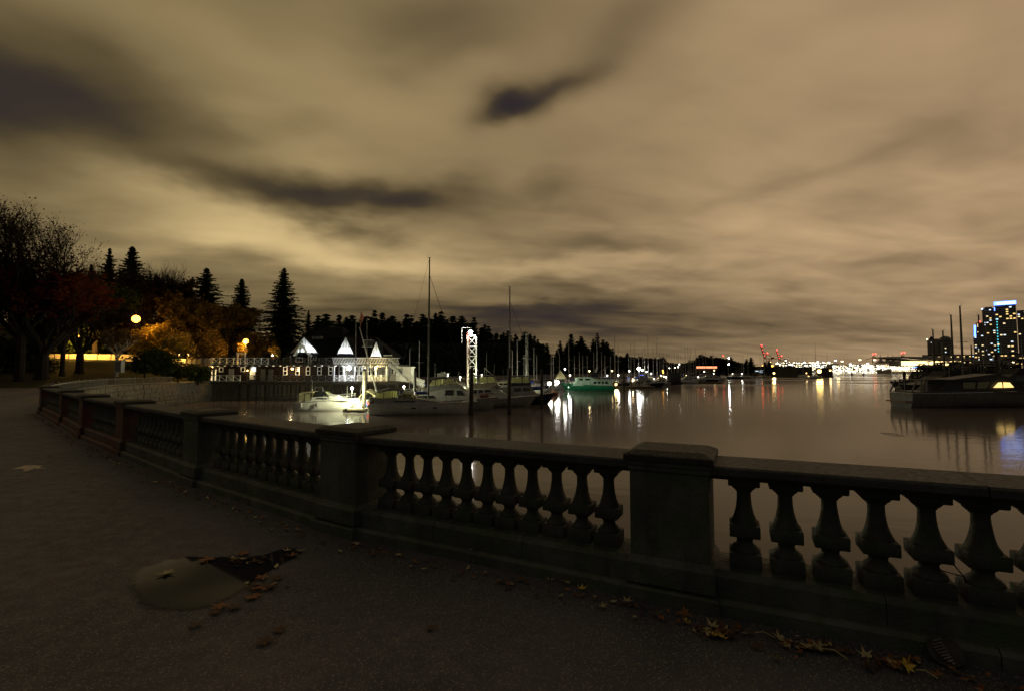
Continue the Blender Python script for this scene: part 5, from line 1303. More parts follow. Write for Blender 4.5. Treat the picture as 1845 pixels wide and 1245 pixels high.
# mast with no visible hull of its own: second tall sailing yacht
P = Px(926, 727, 76); t = boat('sailing_yacht', 'sailing yacht carrying the second tallest mast behind the piles', 'boat', P)
add_hull(t, 10, 2.8, 1.0, 1.2, .9, M_white, M_beige, full=2.2); cabin(t, [(-2.4,1.0),(-2.2,1.5),(1.4,1.55),(2.2,1.1)], 1.6, M_white, 'cabin_trunk', .2)
x_ = P.x(918.5); Hm = P.z(517)-1.5; sail_mast(t, x_, 1.5, Hm, .13, M_darkmast, ((.62,1.1),)); q = MB(); q.bar((x_, 0, 1.5+Hm*.86), (x_+4.6, 0, 1.9+Hm*.0+2), .05); q.bar((x_, 0, 1.5+Hm), (x_-4.6, 0, 1.1), .02); part('stay', q, M_iron, t)
# 7 fourth yacht
P = Px(955, 727); t = boat('flybridge_yacht', 'farthest dark yacht of the row with tan curtained bridge and pointed bow', 'boat', P)
h, rg, dk_ = add_hull(t, P.x(998)-P.x(900), 4.0, P.z(714), P.z(705.5), 1.6, M_navy, M_beige, full=2.6)
cabin(t, P.p((905,714),(906,696),(955,693),(962,702),(968,710),(972,713)), 3.2, M_grey, 'saloon', .1, [P.p((925,705),(925,698),(938,698),(938,705)), P.p((942,705),(942,698),(952,698),(957,705))])
canopy(t, P.p((915,679),(922,677.5),(940,677),(952,678),(956,682)), 2.8, M_black, [P.p((921,689),(922,680),(939,679.5),(940,689)), P.p((942,689),(942,679.5),(950,680),(953,689))], [P.p((919,693),(920,678)), P.p((941,692),(941,678)), P.p((956,692),(953,679))])
cabin(t, P.p((915,696),(917,688),(954,688),(957,694)), 2.9, M_navy, 'flybridge', .08); bow_rail(t, dk_, .6, .6)
q = MB(); q.box((P.x(965), -.4, P.z(699)), (1.6, 1.2, .45)); part('blue_cover', q, M_bluec, t)
# lens ghost under the lamp, modelled as a solid ball
bf = thing('ghost_ball', 'large dull round ball shaped after a lens ghost under the glaring dock lamp', 'buoy', (at(999, 712, 98).x, 98, WZ)); q = MB(); q.ball((0,0,.55), .75, 14, 10); part('ball', q, M_rust, bf); q = MB(); q.lathe([(.1,1.28),(.1,1.42),(.03,1.45)], 8); part('added_eye', q, M_iron, bf)
# 10 green trawler
P = Px(1058, 703, dirn=-1); t = boat('green_trawler', 'green hulled trawler yacht with mint cabin, bow to the left', 'boat', P)
h, rg, dk_ = add_hull(t, abs(P.x(1106)-P.x(1011)), 4.2, P.z(694), P.z(688), 1.3, M_green_hull, M_mint, boot=M_white, rub=M_white, full=2.6)
cabin(t, P.p((1031,694),(1035,687),(1060,686.5),(1064,694)), 3.4, M_mint, 'fore_cabin', .1)
cabin(t, P.p((1037,688),(1038,680.5),(1063,679),(1076,685),(1080,688)), 3.2, M_mint, 'wheelhouse', .08, [P.p((1042,684.5),(1042,681.5),(1049,681.5),(1049,684.5)), P.p((1053,684.5),(1053,681.5),(1061,681.5),(1062,684.5))])
cabin(t, P.p((1060,694),(1066,684.5),(1098,684.5),(1102,694)), 3.3, M_mint, 'aft_cabin', .06, [P.p((1066,690.5),(1069,686.5),(1073,686.5),(1073,690.5)), P.p((1075,690.5),(1075,686.5),(1080,686.5),(1080,690.5)), P.p((1082,690.5),(1082,686.5),(1086,686.5),(1086,690.5)), P.p((1088,690.5),(1088,686.5),(1092,686.5),(1094,690.5))])
canopy(t, P.p((1064,683),(1070,682),(1092,683),(1102,684)), 3.4, M_mint, name='boat_deck', crown=.05)
canopy(t, P.p((1036,680),(1045,679),(1062,679)), 3.4, M_mint, name='wheelhouse_roof', crown=.05)
sail_mast(t, P.x(1076), P.z(684), P.z(605)-P.z(684), .08, M_alu, ((.3,.8),)); bow_rail(t, dk_, .62, .6)
q = MB(); q.bar((P.x(1080), 0, P.z(671)), (P.x(1097), 0, P.z(659)), .08); part('boom', q, M_alu, t)
for k in range(4): q = MB(); q.ball((P.x(1072+k*1.2), .3, P.z(673-k*3.2)), .24, 8, 6); part('radar_dome', q, M_white, t)
q = MB(); q.box((P.x(1071), 0, P.z(675)), (1.6, 1.6, 1.2)); part('funnel', q, M_black, t)
# right motor yacht
P = Px(1760, 732, dirn=-1); t = boat('long_motor_yacht', 'long shaded motor yacht lying broadside at the right edge, stern platform to the left', 'boat', P)
t.rotation_euler = (0,0,0); P.d = 1
h, rg, dk_ = add_hull(t, P.x(1895)-P.x(1622), 4.8, P.z(707), P.z(700), 1.5, M_shaded_hull, M_dark_hull, boot=M_black, full=3.2)
q = MB(); q.box((P.x(1619), 0, P.z(722)), (1.1, 3.6, .16)); part('swim_platform', q, M_teak, t)
portholes(t, dk_, [P.x(1657), P.x(1690), P.x(1727), P.x(1750), P.x(1773), P.x(1800)], .72, 4.8, .7)
q = MB(); q.box((P.x(1730), 0, P.z(704.5)), (P.x(1822)-P.x(1635), 4.5, .1)); part('side_deck', q, M_shaded_hull, t)
cabin(t, P.p((1666,705),(1684,690),(1688,684),(1775,673),(1800,680),(1823,695),(1850,703)), 3.9, M_dark_hull, 'saloon', .14,
      [P.p((1713,698.5),(1714,688),(1736,687.5),(1733,698.5)), P.p((1737,698.5),(1740,687.5),(1761,687),(1753,698.5))], M_vinyl)
cw = t
q = MB()
for s_ in (-1, 1): q.loft([[(x, s_*2.02, z) for x, z in P.p((1764,697),(1773,688),(1779,687.5),(1780,697))], [(x, s_*2.05, z) for x, z in P.p((1764,697),(1773,688),(1779,687.5),(1780,697))]])
part('lit_window', q, E_winy, t)
q = MB()
for s_ in (-1, 1): q.loft([[(x, s_*2.02, z) for x, z in P.p((1782,697),(1782,687.5),(1793,688),(1800,696.5))], [(x, s_*2.05, z) for x, z in P.p((1782,697),(1782,687.5),(1793,688),(1800,696.5))]])
part('lit_window', q, E_winy, t)
canopy(t, P.p((1631,684.5),(1640,683),(1680,683),(1740,684)), 4.1, M_black, name='aft_deck_roof', crown=.08)
for a_, b_ in ((1622,1632),(1637,1641),(1649,1650)):
    q = MB()
    for s_ in (-1, 1): q.bar((P.x(a_), s_*1.9, P.z(706)), (P.x(b_), s_*1.9, P.z(684)), .14)
    part('roof_post', q, M_shaded_hull, t, kind='stuff')
bow_rail(t, dk_, .62, .6); antenna(t, P.x(1720), .8, P.z(681), 2.5)
# dark boats and masts behind the right yacht
def small_boat(kind, seed):
    r = random.Random(seed); t = thing('x', 'x', 'boat')
    L = 9.5
    dk = seed >= 8; m = M_dark_hull if dk else (M_white, M_white, M_grey, M_navy)[seed % 4]; Wm = M_dark_hull if dk else M_white
    add_hull(t, L, 3.0, 1.0, 1.35, 1.0, m, M_dark_hull if dk else M_beige, boot=M_navy)
    if kind == 'sail':
        cabin(t, [(-2.4,1.05),(-2.2,1.5),(1.2,1.6),(2.4,1.2)], 1.8, Wm, 'cabin_trunk', .2, [[(-1.7,1.2),(-1.7,1.4),(-.5,1.4),(-.5,1.2)], [(0,1.25),(0,1.45),(.9,1.45),(.9,1.25)]])
        mm = sail_mast(t, .6, 1.5, 10.0, .15 if dk else .09, M_darkmast if dk else M_alu, ((.55,.9),)); 
        q = MB(); q.tube([(.55, 0, 2.4), (-3.2, 0, 2.35)], .06, 6); q.tube([(.3, 0, 2.55), (-3.0, 0, 2.5)], .14, 8); part('boom', q, (M_bluec, M_canvas, M_black)[seed % 3], t)
    else:
        cabin(t, [(-3.0,1.05),(-2.8,2.1),(.6,2.2),(1.6,1.6),(3.4,1.3)], 2.5, Wm, 'cabin', .12, [[(-2.3,1.5),(-2.3,2.0),(-1.2,2.0),(-1.2,1.5)], [(-.9,1.5),(-.9,2.0),(.3,2.0),(.7,1.5)]])
        cabin(t, [(-2.6,2.15),(-2.5,2.8),(-.3,2.8),(.3,2.2)], 2.1, M_black if dk else (M_beige, M_grey)[seed % 2], 'flybridge', .1)
        canopy(t, [(-2.8,3.6),(-2,3.75),(-.5,3.7)], 2.1, M_black if dk else (M_canvas, M_black, M_bluec)[seed % 3], None, [((-2.6,2.7),(-2.6,3.6)), ((-.6,2.7),(-.6,3.7))])
        antenna(t, -1, .6, 2.8, 3.0)
    return t
PROTO_S = [small_boat('sail', i) for i in range(4)]; PROTO_M = [small_boat('motor', i+4) for i in range(4)]; PROTO_S.append(small_boat('sail', 8)); PROTO_M.append(small_boat('motor', 9))
USED = set()
def put_boat(kind, k, px, Y, rz, label, group, L=9.5, mast_top=None):
    proto = (PROTO_S if kind == 'sail' else PROTO_M)[k % 5]; x = at(px, 668, Y).x
    s = L/9.5
    if (kind, k % 5) not in USED: o = proto; USED.add((kind, k % 5)); o.location = (x, Y, WZ); o.rotation_euler = (0,0,rz)
    else: o = copy_thing(proto, (x, Y, WZ), rz)
    o.scale = (s, s, s); o.name = 'sailing_boat' if kind == 'sail' else 'motor_cruiser'
    o['label'] = label; o['category'] = 'boat'; o['group'] = group
    if kind == 'sail':
        c_, s_ = math.cos(rz), math.sin(rz); o.location = (x-.6*s*c_, Y-.6*s*s_, WZ)
        if mast_top:
            H = at(px, mast_top, Y).z - WZ - 1.5*s
            for c in KIDS(o):
                if c.name.split('.')[0] == 'mast': c.scale = (1, 1, H/(10.0*s)); c.location = (0,0,1.5-1.5*H/(10.0*s))
    return o
GS = 'bare masted sailing boats crowded in the marina'; GM = 'motor cruisers moored among the masts in the marina'
SAILS = [(738,630,98,0),(755,616,104,2),(923,632,112,1),(932,613,108,3),(948,602,102,0),(951,607,118,1),(944,640,124,2),(962,628,126,3),(967,640,132,1),(993,626,138,0),(997,622,134,2),(1008,637,142,1),
  (1025,615,140,3),(1035,641,150,0),(1044,634,154,1),(1050,641,160,2),(1070,636,158,3),(1058,640,166,0),(1084,634,162,1),(1090,640,170,2),(1108,597,150,3),(1114,622,168,0),(1100,642,178,1),
  (1133,640,186,2),(1137,620,160,0),(1143,615,172,1),(1151,634,180,2),(1158,631,188,3),(1162,626,178,0),(1168,603,176,1),(1177,626,190,2),(1184,609,184,3),(1189,635,200,0),(1193,640,204,1),(1196,638,208,2),
  (1202,638,212,3),(1206,638,216,0),(1210,646,222,1),(1215,635,214,2),(1220,637,226,3),(1223,638,232,0),(1227,641,238,1),(1231,645,242,2),(1235,628,222,3),(1240,626,226,0),(1243,638,250,1),(1245,629,234,2),
  (1250,640,254,3),(1254,628,240,0),(1260,642,262,1),(1267,634,252,2),(1272,632,258,3),(1285,634,268,0),(1312,636,330,1),(1336,640,340,2),(1340,641,345,3),(1348,639,350,0),(1370,638,360,1),(1377,646,365,2)]
for i, (px, top, Y, k) in enumerate(SAILS):
    put_boat('sail', k, px, Y, U(-.3, .3) + (math.pi if i % 3 == 0 else 0) + (math.pi/2 if i % 4 == 1 else 0), 'bare masted sailing boat moored in the crowded far marina', GS, 8.5+ (668-top)*Y/F*.18, top)
for i, (px, top, Y, k) in enumerate(((1447,640,420,0),(1453,641,430,1),(1491,636,440,2),(1482,643,450,3),(1438,645,440,1))):
    put_boat('sail', k, px, Y, U(-.5,.5), 'sailing boat anchored before the bright port lights', 'sailing boats before the port lights', 12, top)
o = put_boat('sail', 0, 1470, 330, .2, 'tall masted sailing boat left of the golden harbour lamp', None, 12, 619)
del o['group']
MOT = [(1128,697.5,0,8),(1147,697,1,8),(1168,696.5,3,10.5),(1184,694,2,9),(1193,692.5,0,9),(1234,690,1,10),(1252,688.5,2,10),(1271,687,3,11),(1290,685.5,0,10),(1303,684.5,1,10),(1242,683,3,10),(1262,682,0,11),(1136,690,2,9),(1160,688,0,9),(1176,685,1,9),
       (1005,694,3,8.5),(988,700,1,7.5),(1118,694,2,8),(1096,690,1,9),(958,706,2,8),(935,704,0,8.5),(900,702,3,9),(868,703,1,9),(820,706,2,8.5),(1040,690,0,9),(1064,688,3,9),(1280,682,2,11),(1322,682,3,12),(1020,686,0,9),(1052,685,1,9),(1078,686,2,9),(1108,688,0,9),(1122,689,1,9),(1142,692,0,8),(1154,693,1,9),(1163,691,2,9),(1187,688,0,9),(1199,688,1,9),(1209,686,2,9),(1220,687,0,10),(1228,685,1,9),(972,697,1,9),(948,697,0,9),(915,696,1,9),(888,694,0,9),(858,695,1,9),(1010,690,1,8),(1192,683,0,10),(1175,690.5,1,8)]
for i, (px, wl, k, L) in enumerate(MOT):
    put_boat('motor', k, px, ybw(wl), U(-.25,.25) + (math.pi if i % 2 else 0) + (math.pi/2*.8 if i % 5 == 4 else 0), 'small motor cruiser moored among the masts of the far marina', GM, L)
RM = [(1684,594,112,2,'leftmost dark mast and boat behind the long right yacht'),(1702,596,108,3,'second dark mast from the left behind the right yacht'),(1718,568,100,2,'third mast from the left behind the right yacht'),(1735,552,96,3,'tallest mast behind the right yacht'),
      (1768,568,104,2,'tall mast before the city towers at the right'),(1777,577,110,3,'mast close beside the tall one before the towers'),(1752,622,130,2,'short mast between the tall masts at the right'),(1800,640,120,3,'lowest mast at the right picture edge')]
for px, top, Y, k, lab in RM:
    o = put_boat('sail', 4, px, Y, math.pi*(k % 2)+U(-.2,.2), lab, 'x', 13, top); del o['group']
    for c in KIDS(o):
        if c.name.split('.')[0] == 'mast' : 
            c.data = c.data.copy() if False else c.data
for i, (px, wl) in enumerate(((1700,708),(1690,712),(1720,708),(1750,712),(1785,708),(1815,712),(1745,700),(1712,698),(1780,698),(1660,700),(1684,697),(1735,704),(1765,703),(1800,702),(1830,706),(1700,704),(1672,694),(1725,693),(1760,694),(1795,694),(1822,697))):
    o = put_boat('motor', 4, px, ybw(wl), U(-.4,.4)+math.pi*(i % 2), 'dark unlit motor cruiser in the cluster behind the long right yacht', 'dark cruisers behind the right yacht', 15.5+(i % 3)*1.8)
# docks of the marina
for i, (px0, px1, wl, lab) in enumerate(((1100,1178,698.5,'long pale marina float behind the golden dock lamp'),(985,1012,701,'short white lit float between the glaring lamps'),(1180,1300,690,'long low float along the far motor cruisers'),(745,840,722,'dark float behind the two largest motor boats'),(930,1000,706,'pale float behind the farthest dark yacht'),(1655,1840,704,'dark dock behind the long right yacht'))):
    Y = ybw(wl); a, b = at(px0, wl, Y).x, at(px1, wl, Y).x; t = thing('marina_float', lab, 'dock', ((a+b)/2, Y, WZ)); L = b-a
    q = MB(); q.box((0,0,.2), (L, 2.2, .5)); part('float', q, M_wood, t); npl = min(26, int(L/.9))
    for k in range(npl): q = MB(); q.box((-L/2+L*(k+.5)/npl, 0, .49), (L/npl-.03, 2.2, .07)); part('plank', q, M_deckw, t)
    q = MB()
    for k in range(5): q.tube([(-L/2+L*(k+.5)/5, 1.2, -1), (-L/2+L*(k+.5)/5, 1.2, 2.2)], .14, 8)
    part('pile', q, M_wood, t, kind='stuff')
# tan peaked boat tent
Y = 112; tn = thing('boat_tent', 'olive tan pyramid boat tent between the glaring lamps and the green trawler', 'tent', (at(1010, 690, Y).x, Y, at(1010, 690, Y).z))
a = at(1000, 683, Y).x-at(1010, 683, Y).x; zt_ = at(1010, 666.5, Y).z-at(1010, 690, Y).z; z1_ = at(1010, 682, Y).z-at(1010, 690, Y).z
q = MB(); q.add([(a,-1.6,z1_),(-a,-1.6,z1_),(-a,1.6,z1_),(a,1.6,z1_),(0,0,zt_)], [(0,1,4),(1,2,4),(2,3,4),(3,0,4),(3,2,1,0)]); part('roof', q, M_canvas, tn)
q = MB(); [q.bar((sx*abs(a)*.95, sy*1.5, -.6), (sx*abs(a)*.95, sy*1.5, z1_), .08) for sx in (-1,1) for sy in (-1,1)]; part('frame', q, M_steel, tn)
# grey box barge
Y = ybw(692); bb = thing('box_barge', 'plain dark grey box shaped barge standing among the far boats', 'barge', (at(1215, 692, Y).x, Y, WZ)); w_ = at(1225,690,Y).x-at(1206,690,Y).x; hh = at(1215,671.5,Y).z-WZ
q = MB(); q.box((0,0,.2), (w_+.6, 3.6, .9)); part('hull', q, M_black, bb); q = MB(); q.box((0,0,(hh+.65)/2), (w_, 3.0, hh-.65)); c = part('house', q, M_shed, bb)
for k in range(7): q = MB(); q.box((-w_/2+w_*(k+.5)/7, -1.52, hh/2+.3), (w_/7-.08, .05, hh-.9)); part('panel', q, M_shed, c)
# marina lamps
dock_lamp(990, 690.5, 700, 104, E_small, (1,.97,.75), 250, 'left one of the two blazing lamps beside the boat tent', .42)
for px, py, Y, lab in ((868,675,92,'added white lamp just behind the bridge of the yacht right of the tower'),(829,679,86,'added white lamp between the big flybridge yacht and the tower'),(728,696,76,'added hidden white lamp behind the canopied trawler'),(935,684,98,'added white lamp behind the farthest dark yacht')):
    dock_lamp(px, py, py+8, Y, E_small, (.95,1,.62), 1800, lab, .14)  # added behind the boats so the clear curtains glow
dock_lamp(1004, 688.5, 699, 108, E_white, (1,.98,.85), 320, 'right one of the two blazing lamps beside the boat tent', .40)
dock_lamp(1110, 692, 697, ybw(699)-3, E_warm, GOLD, 420, 'golden dock lamp off the stern of the green trawler', .28)
dock_lamp(1024, 697, 699, 118, E_small, (.85,1,.9), 160, 'added hidden pale lamp lighting the bow of the green trawler', .04)  # unseen lamp added to brighten the green hull
dock_lamp(1151, 664.5, 690, 176, E_white, (1,1,.9), 450, 'brightest white mast lamp in the middle of the far marina', .55)
dock_lamp(1157.5, 666.5, 690, 180, E_small, WHT, 60, 'smaller white lamp touching the brightest one in the far marina', .28)
lr = random.Random(9)
SML = [(1018,664.5,120),(1012,675,122),(1027,676,126),(1015,678,122),(1062,668,150),(1094,676.5,160),(1114,675.5,165),(1103,668,166),(1134,668,176),(1165,669.5,190),(1140,682,172),(1173,673,200),(1191,676,205),(1196,678,205),(1200,679,205),(1206,663,260),(1216,662,270),(1222,661,270),(1224,656,300),(1236,676,240),(1232,683,238),
       (1246,678,255),(1240,681,250),(1258,679,258),(1271,677,270),(1287,667,300),(1286,673,300),(1269,669,300),(1259,682,262),(1320,673,330),(1337,673,340),(1321,682.5,335),(1338,681,345),(1178,682,205),(1186,681,205)]
for i, (px, py, Y) in enumerate(SML):
    dock_lamp(px, py, py+5, Y, (E_small, E_smallw, E_small)[i % 3], (WHT, WARM, WHT)[i % 3], 260 if i % 2 == 0 else 0, 'small bright dock lamp glittering among the marina boats', (.11+.0006*Y), 'small lamps among the marina boats')
for px, py, Y, em, lab in ((1194,667.5,210,E_sod,'upper of two small orange lamps among the masts'),(1195,671,212,E_sod,'lower of two small orange lamps among the masts')):
    dock_lamp(px, py, py+5, Y, em, SOD, 40, lab, .3)
q = MB(); p_ = at(1131,681,172); q.box(p_, (1.4,.4,1.4), .6); tag(q.build('blue_sail_cover', M_bluec), 'bright blue bundled sail cover among the marina boats', 'sail cover')

# =================================================================== BOAT SHEDS on the water
for i, (p0, p1, top, lab, wl) in enumerate(((1322,1352,660.5,'leftmost low dark boat shed on the water',680),(1353,1386,661,'dark boat shed with two white lit openings',680),(1397,1437,661,'dark boat shed left of the widest one',677.5),(1439,1463,662,'dark boat shed just left of the golden lamp',677),(1480,1500,664,'small dark shed right of the golden lamp',676.5))):
    Y = 410 + i*4; a, b = at(p0, 670, Y).x, at(p1, 670, Y).x; h = at(922, top, Y).z - WZ; w_ = b-a
    t = thing('boat_shed', lab, 'boat shed', ((a+b)/2, Y, WZ))
    q = MB(); q.box((0,4,.2), (w_+1, 10, .8)); part('float', q, M_wood, t)
    q = MB(); q.box((0,4,h/2), (w_, 8, h-.6)); part('wall', q, M_shed, t)
    q = MB(); q.prism([(-w_/2-.4,h-.3),(w_/2+.4,h-.3),(w_/2*.7,h+.5),(-w_/2*.7,h+.5)], -.5, 8.5); part('roof', q, M_roof, t)
    nb_ = max(2, int(w_/5))
    for k in range(nb_): q = MB(); q.box((-w_/2+w_*(k+.5)/nb_, -.1, h*.42), (w_/nb_*.72, .12, h*.7)); part('bay_door', q, M_shed, t)
    for k in range(nb_+1): q = MB(); q.box((-w_/2+w_*k/nb_, -.16, h*.48), (.25, .2, h*.9)); part('post', q, M_wood, t)
    if i == 1:
        for pa, pb, ya, yb in ((1354,1360,667,669.5),(1361,1366,666.8,669.5),(1368.5,1377,667,671)):
            q = MB(); x0, x1 = at(pa,668,Y).x-(a+b)/2, at(pb,668,Y).x-(a+b)/2; z0, z1 = at(922,yb,Y).z-WZ, at(922,ya,Y).z-WZ; q.box(((x0+x1)/2,-.2,(z0+z1)/2), (x1-x0,.1,z1-z0)); part('lit_opening', q, E_winc, t)
dock_lamp(1476, 668.5, 676, 345, E_warm, (1,.72,.22), 3200, 'large golden harbour lamp at the end of the boat sheds, mirrored in the water', 1.35)
dock_lamp(1394.5, 672, 678, 395, E_warm, (1,.85,.4), 1500, 'yellow lamp on the water between the boat sheds', .75)
dock_lamp(1391.5, 659, 664, 405, E_sod, SOD, 0, 'orange lamp above the yellow one between the boat sheds', .75)
dock_lamp(1374, 658.5, 664, 420, E_sod, SOD, 0, 'orange lamp at the roof edge of the lit boat shed', .5)
dock_lamp(1496, 667, 673, 400, E_warm, WARM, 500, 'yellow lamp over the small shed right of the golden lamp', .6)
dock_lamp(1510, 672, 676, 400, E_warm, WARM, 400, 'pinkish bright lamp at the end of the sheds over open water', .8)
dock_lamp(1453, 672, 677, 395, E_warm, WARM, 150, 'yellow lamp left of the golden harbour lamp', .4)
dock_lamp(1457, 677.5, 679, 390, E_warm, WARM, 0, 'small yellow lamp at the waterline left of the golden lamp', .35)
dock_lamp(1303, 641, 662, 500, E_red, (1,.1,.1), 0, 'tiny red beacon on a mast above the spit trees', .5)
dock_lamp(1313, 645, 664, 335, E_white, WHT, 0, 'white masthead light above the left boat shed', .4)
dock_lamp(1313, 656, 664, 335, E_white, WHT, 0, 'white light lower on the same mast above the left boat shed', .4)
# red lit pavilion
Y = 420; a, b = at(1254,664,Y).x, at(1291,664,Y).x; t = thing('pavilion', 'low pavilion with glowing salmon red eaves under the spit trees', 'pavilion', ((a+b)/2, Y, -2)); w_ = b-a
h = at(922,659,Y).z+2
q = MB(); q.box((0,3,(h-2)/2), (w_, 6, h-2)); part('wall', q, M_shed, t); q = MB(); q.prism([(-w_/2-1,h),(w_/2+1,h),(w_/2-1,h+1.2),(-w_/2+1,h+1.2)], -1, 7); part('roof', q, M_roof, t)
E_salm = emit('salmon_neon', (1.0, .30, .14), 2.2)
for k in range(9): q = MB(); q.box((-w_/2+w_*(k+.5)/9, -1.1, h-1.2), (w_/9-.25, .2, 1.7)); part('lit_panel', q, E_salm, t)
# buoys of the fairway
for px, lab in ((1535,'dark channel buoy on the far water, left of two'),(1556,'dark channel buoy on the far water, right of two')):
    Y = 600; t = thing('channel_buoy', lab, 'buoy', (at(px,675,Y).x, Y, WZ)); q = MB(); q.lathe([(1.2,-.5),(1.3,.8),(.4,2.5),(.15,5)], 10); part('body', q, M_black, t); q = MB(); q.ball((0,0,5.1), .4, 8, 6); part('topmark', q, M_black, t)
lg = MB(); lg.tube([on(1586,779,WZ+.02), on(1610,781,WZ+.08), on(1630,785,WZ+.02)], [.012,.03,.01], 6); tag(lg.build('floating_log', M_wood), 'thin dark log floating on calm water before the right yacht', 'log')

# =================================================================== PORT CRANES
def crane(px, ptop, pbase, Y, label, lean=-1, sc=1.0):
    a = at(px, pbase, Y); H = at(px, ptop, Y).z - a.z; t = thing('container_crane', label, 'crane', (a.x, Y, a.z)); t.scale = (1,1,1); k = H/105.0
    q = MB(); w = 1.7*k
    for y in (0, 22*k):
        for x in (0, 26*k): q.bar((x, y, 0), (x, y, 42*k), w*1.2)
    for y in (0, 22*k): q.bar((0, y, 14*k), (26*k, y, 14*k), w); q.bar((0,y,14*k), (26*k,y,42*k), w*.7)
    for x in (0, 26*k): q.bar((x, 0, 14*k), (x, 22*k, 14*k), w)
    part('portal', q, M_craner, t)
    q = MB()
    for y in (7*k, 15*k): q.bar((-2*k, y, 42*k), (62*k, y, 42*k), w*1.1, 2.6*k)
    part('girder', q, M_craner, t)
    q = MB()
    for y in (7*k, 15*k): q.bar((-2*k, y, 43*k), (-18*k, y, 103*k), w*1.1, 2.4*k)
    for j in range(7): f = j/6; q.bar((-2*k-16*k*f, 7*k, (43+60*f)*k), (-2*k-16*k*f, 15*k, (43+60*f)*k), w*.6)
    part('raised_boom', q, M_craner, t)
    q = MB()
    for y in (7*k, 15*k): q.bar((2*k, y, 43*k), (8*k, y, 66*k), w); q.bar((8*k, y, 66*k), (40*k, y, 43*k), w*.6); q.bar((8*k, y, 66*k), (-12*k, y, 82*k), w*.5)
    part('apex_frame', q, M_craner, t)
    q = MB(); q.box((36*k, 11*k, 46*k), (12*k, 8*k, 6*k)); part('machine_house', q, M_craner, t)
    for (x, z) in ((-18,104),(9,67)):
        for y in (7*k, 15*k): q = MB(); q.ball((x*k + (0 if y < 10*k else 6*k), y, z*k+1), 2.2, 8, 6); part('beacon', q, E_red, t)
    for j in range(4): q = MB(); q.ball(((-5-4*j)*k, 6*k, (55+14*j)*k), 1.1, 6, 5); part('boom_light', q, E_red, t)
    for j in range(3): q = MB(); q.ball((j*12*k, 6*k, (20+3*j)*k), 1.2, 6, 5); part('flood_light', q, E_warm, t)
    return t
crane(1381, 622, 662, 2300, 'left red port crane with raised boom above the boat sheds')
crane(1407, 630, 662, 2450, 'right red port crane with raised boom, nearly hidden by harbour glare')
for px, py, Y, lab in ((1575,638,2400,'small distant crane with two red beacons left of the white sails'),(1627,636,2300,'small distant crane with two red beacons over the canopy roof')):
    a = at(px, 655, Y); t = thing('distant_crane', lab, 'crane', a); H = at(px, py, Y).z-a.z
    q = MB(); q.bar((-6,0,0), (-6,0,H*.7), 3); q.bar((6,0,0), (6,0,H*.7), 3); q.bar((-6,0,H*.7), (4,0,H), 2.5); q.bar((-42,0,H*.42), (8,0,H*.75), 2.2); part('frame', q, M_craner, t)
    for dx in (-4, 9): q = MB(); q.ball((dx,0,H+ (2 if dx > 0 else 0)), 2.8, 8, 6); part('beacon', q, E_red, t)

# =================================================================== PORT AND CITY LIGHTS
cr = random.Random(41)
def lit_building(name, label, cat, px0, px1, top, bot, Y, wall, cols, dens=.6, win=(2.6,1.6), cell=(4.0,3.6), depth=25, parapet=None, group=None):
    a, b = at(px0, 668, Y).x, at(px1, 668, Y).x; z0 = at(922, bot, Y).z; H = at(922, top, Y).z - z0; w_ = b-a
    ang = math.atan2((a+b)/2, Y) if (a+b)/2/Y > .55 and Y < 1400 else 0.0; w_ *= math.cos(ang)
    t = thing(name, label, cat, ((a+b)/2, Y, z0), -ang, group)
    q = MB(); q.box((0, depth/2, H/2), (w_, depth, H)); part('wall', q, wall, t)
    nx, nz = max(1, int(w_/cell[0])), max(1, int(H/cell[1])); mbs = {m.name: (MB(), m) for m in cols}; q0 = MB()
    for j in range(nz):
        rowd = dens*cr.choice((.3,.8,1.0,1.4)); mm = cr.choice(cols)
        for i in range(nx):
            x = -w_/2 + w_*(i+.5)/nx; z = H*(j+.5)/nz; s = (win[0]*w_/nx/cell[0], .2, win[1])
            if cr.random() < rowd: mbs[(mm if cr.random() < .7 else cr.choice(cols)).name][0].box((x, -.12, z), s)
            else: q0.box((x, -.12, z), s)
    for nme, (q, m) in mbs.items():
        if q.v: part('lit_windows', q, m, t, kind='stuff')
    if q0.v: part('dark_windows', q0, M_glass, t, kind='stuff')
    if Y < 1400 and H > 20:
        q = MB()
        for j in range(nz+1): q.box((0, -.25, H*j/nz), (w_+.5, .9, .55))
        part('floor_band', q, M_facade2, t, kind='stuff')
        q = MB()
        for i in range(0, nx+1, 3): q.box((-w_/2+w_*i/nx, -.3, H/2), (.5, .7, H-.2))
        part('facade_fin', q, M_facade, t, kind='stuff')
    q = MB(); q.box((0, depth/2, H+.6), (w_+1, depth+1, 1.2)); part('roof', q, M_roof, t); return t, w_, H
warmset = [E_winw, E_winy, E_winc]
E_pw = emit('port_flood_white', (1.0,.97,.85), 5); E_py = emit('port_flood_yellow', (1.0,.78,.42), 5); E_pg = emit('port_flood_greenish', (.9,1.0,.75), 4)
desc = ['long low','stepped','square','narrow','broad','flat','tall','slim','squat','wide']
px = 1500; k = 0
while px < 1640:
    w_ = cr.uniform(9, 18); Y = cr.uniform(1500, 1900); tp = cr.uniform(655, 662)
    lit_building('port_building', 'low lit port building in the bright harbour front, number of floors unclear', 'building', px, px+w_, tp, 672, Y, M_concrete, [E_pw, E_py, E_pg], .6, (3,1.7), (6,4.6), 30, group='lit port buildings along the far shore'); px += w_*.8; k += 1
px = 1402
while px < 1500:
    w_ = cr.uniform(8, 14); lit_building('port_building', 'low lit port building in the bright harbour front, number of floors unclear', 'building', px, px+w_, cr.uniform(654, 659), 668, cr.uniform(2100, 2300), M_concrete, [E_pw, E_py, E_pg], .55, (3.4,2.2), (7.5,6), 30, group='lit port buildings along the far shore'); px += w_*.8
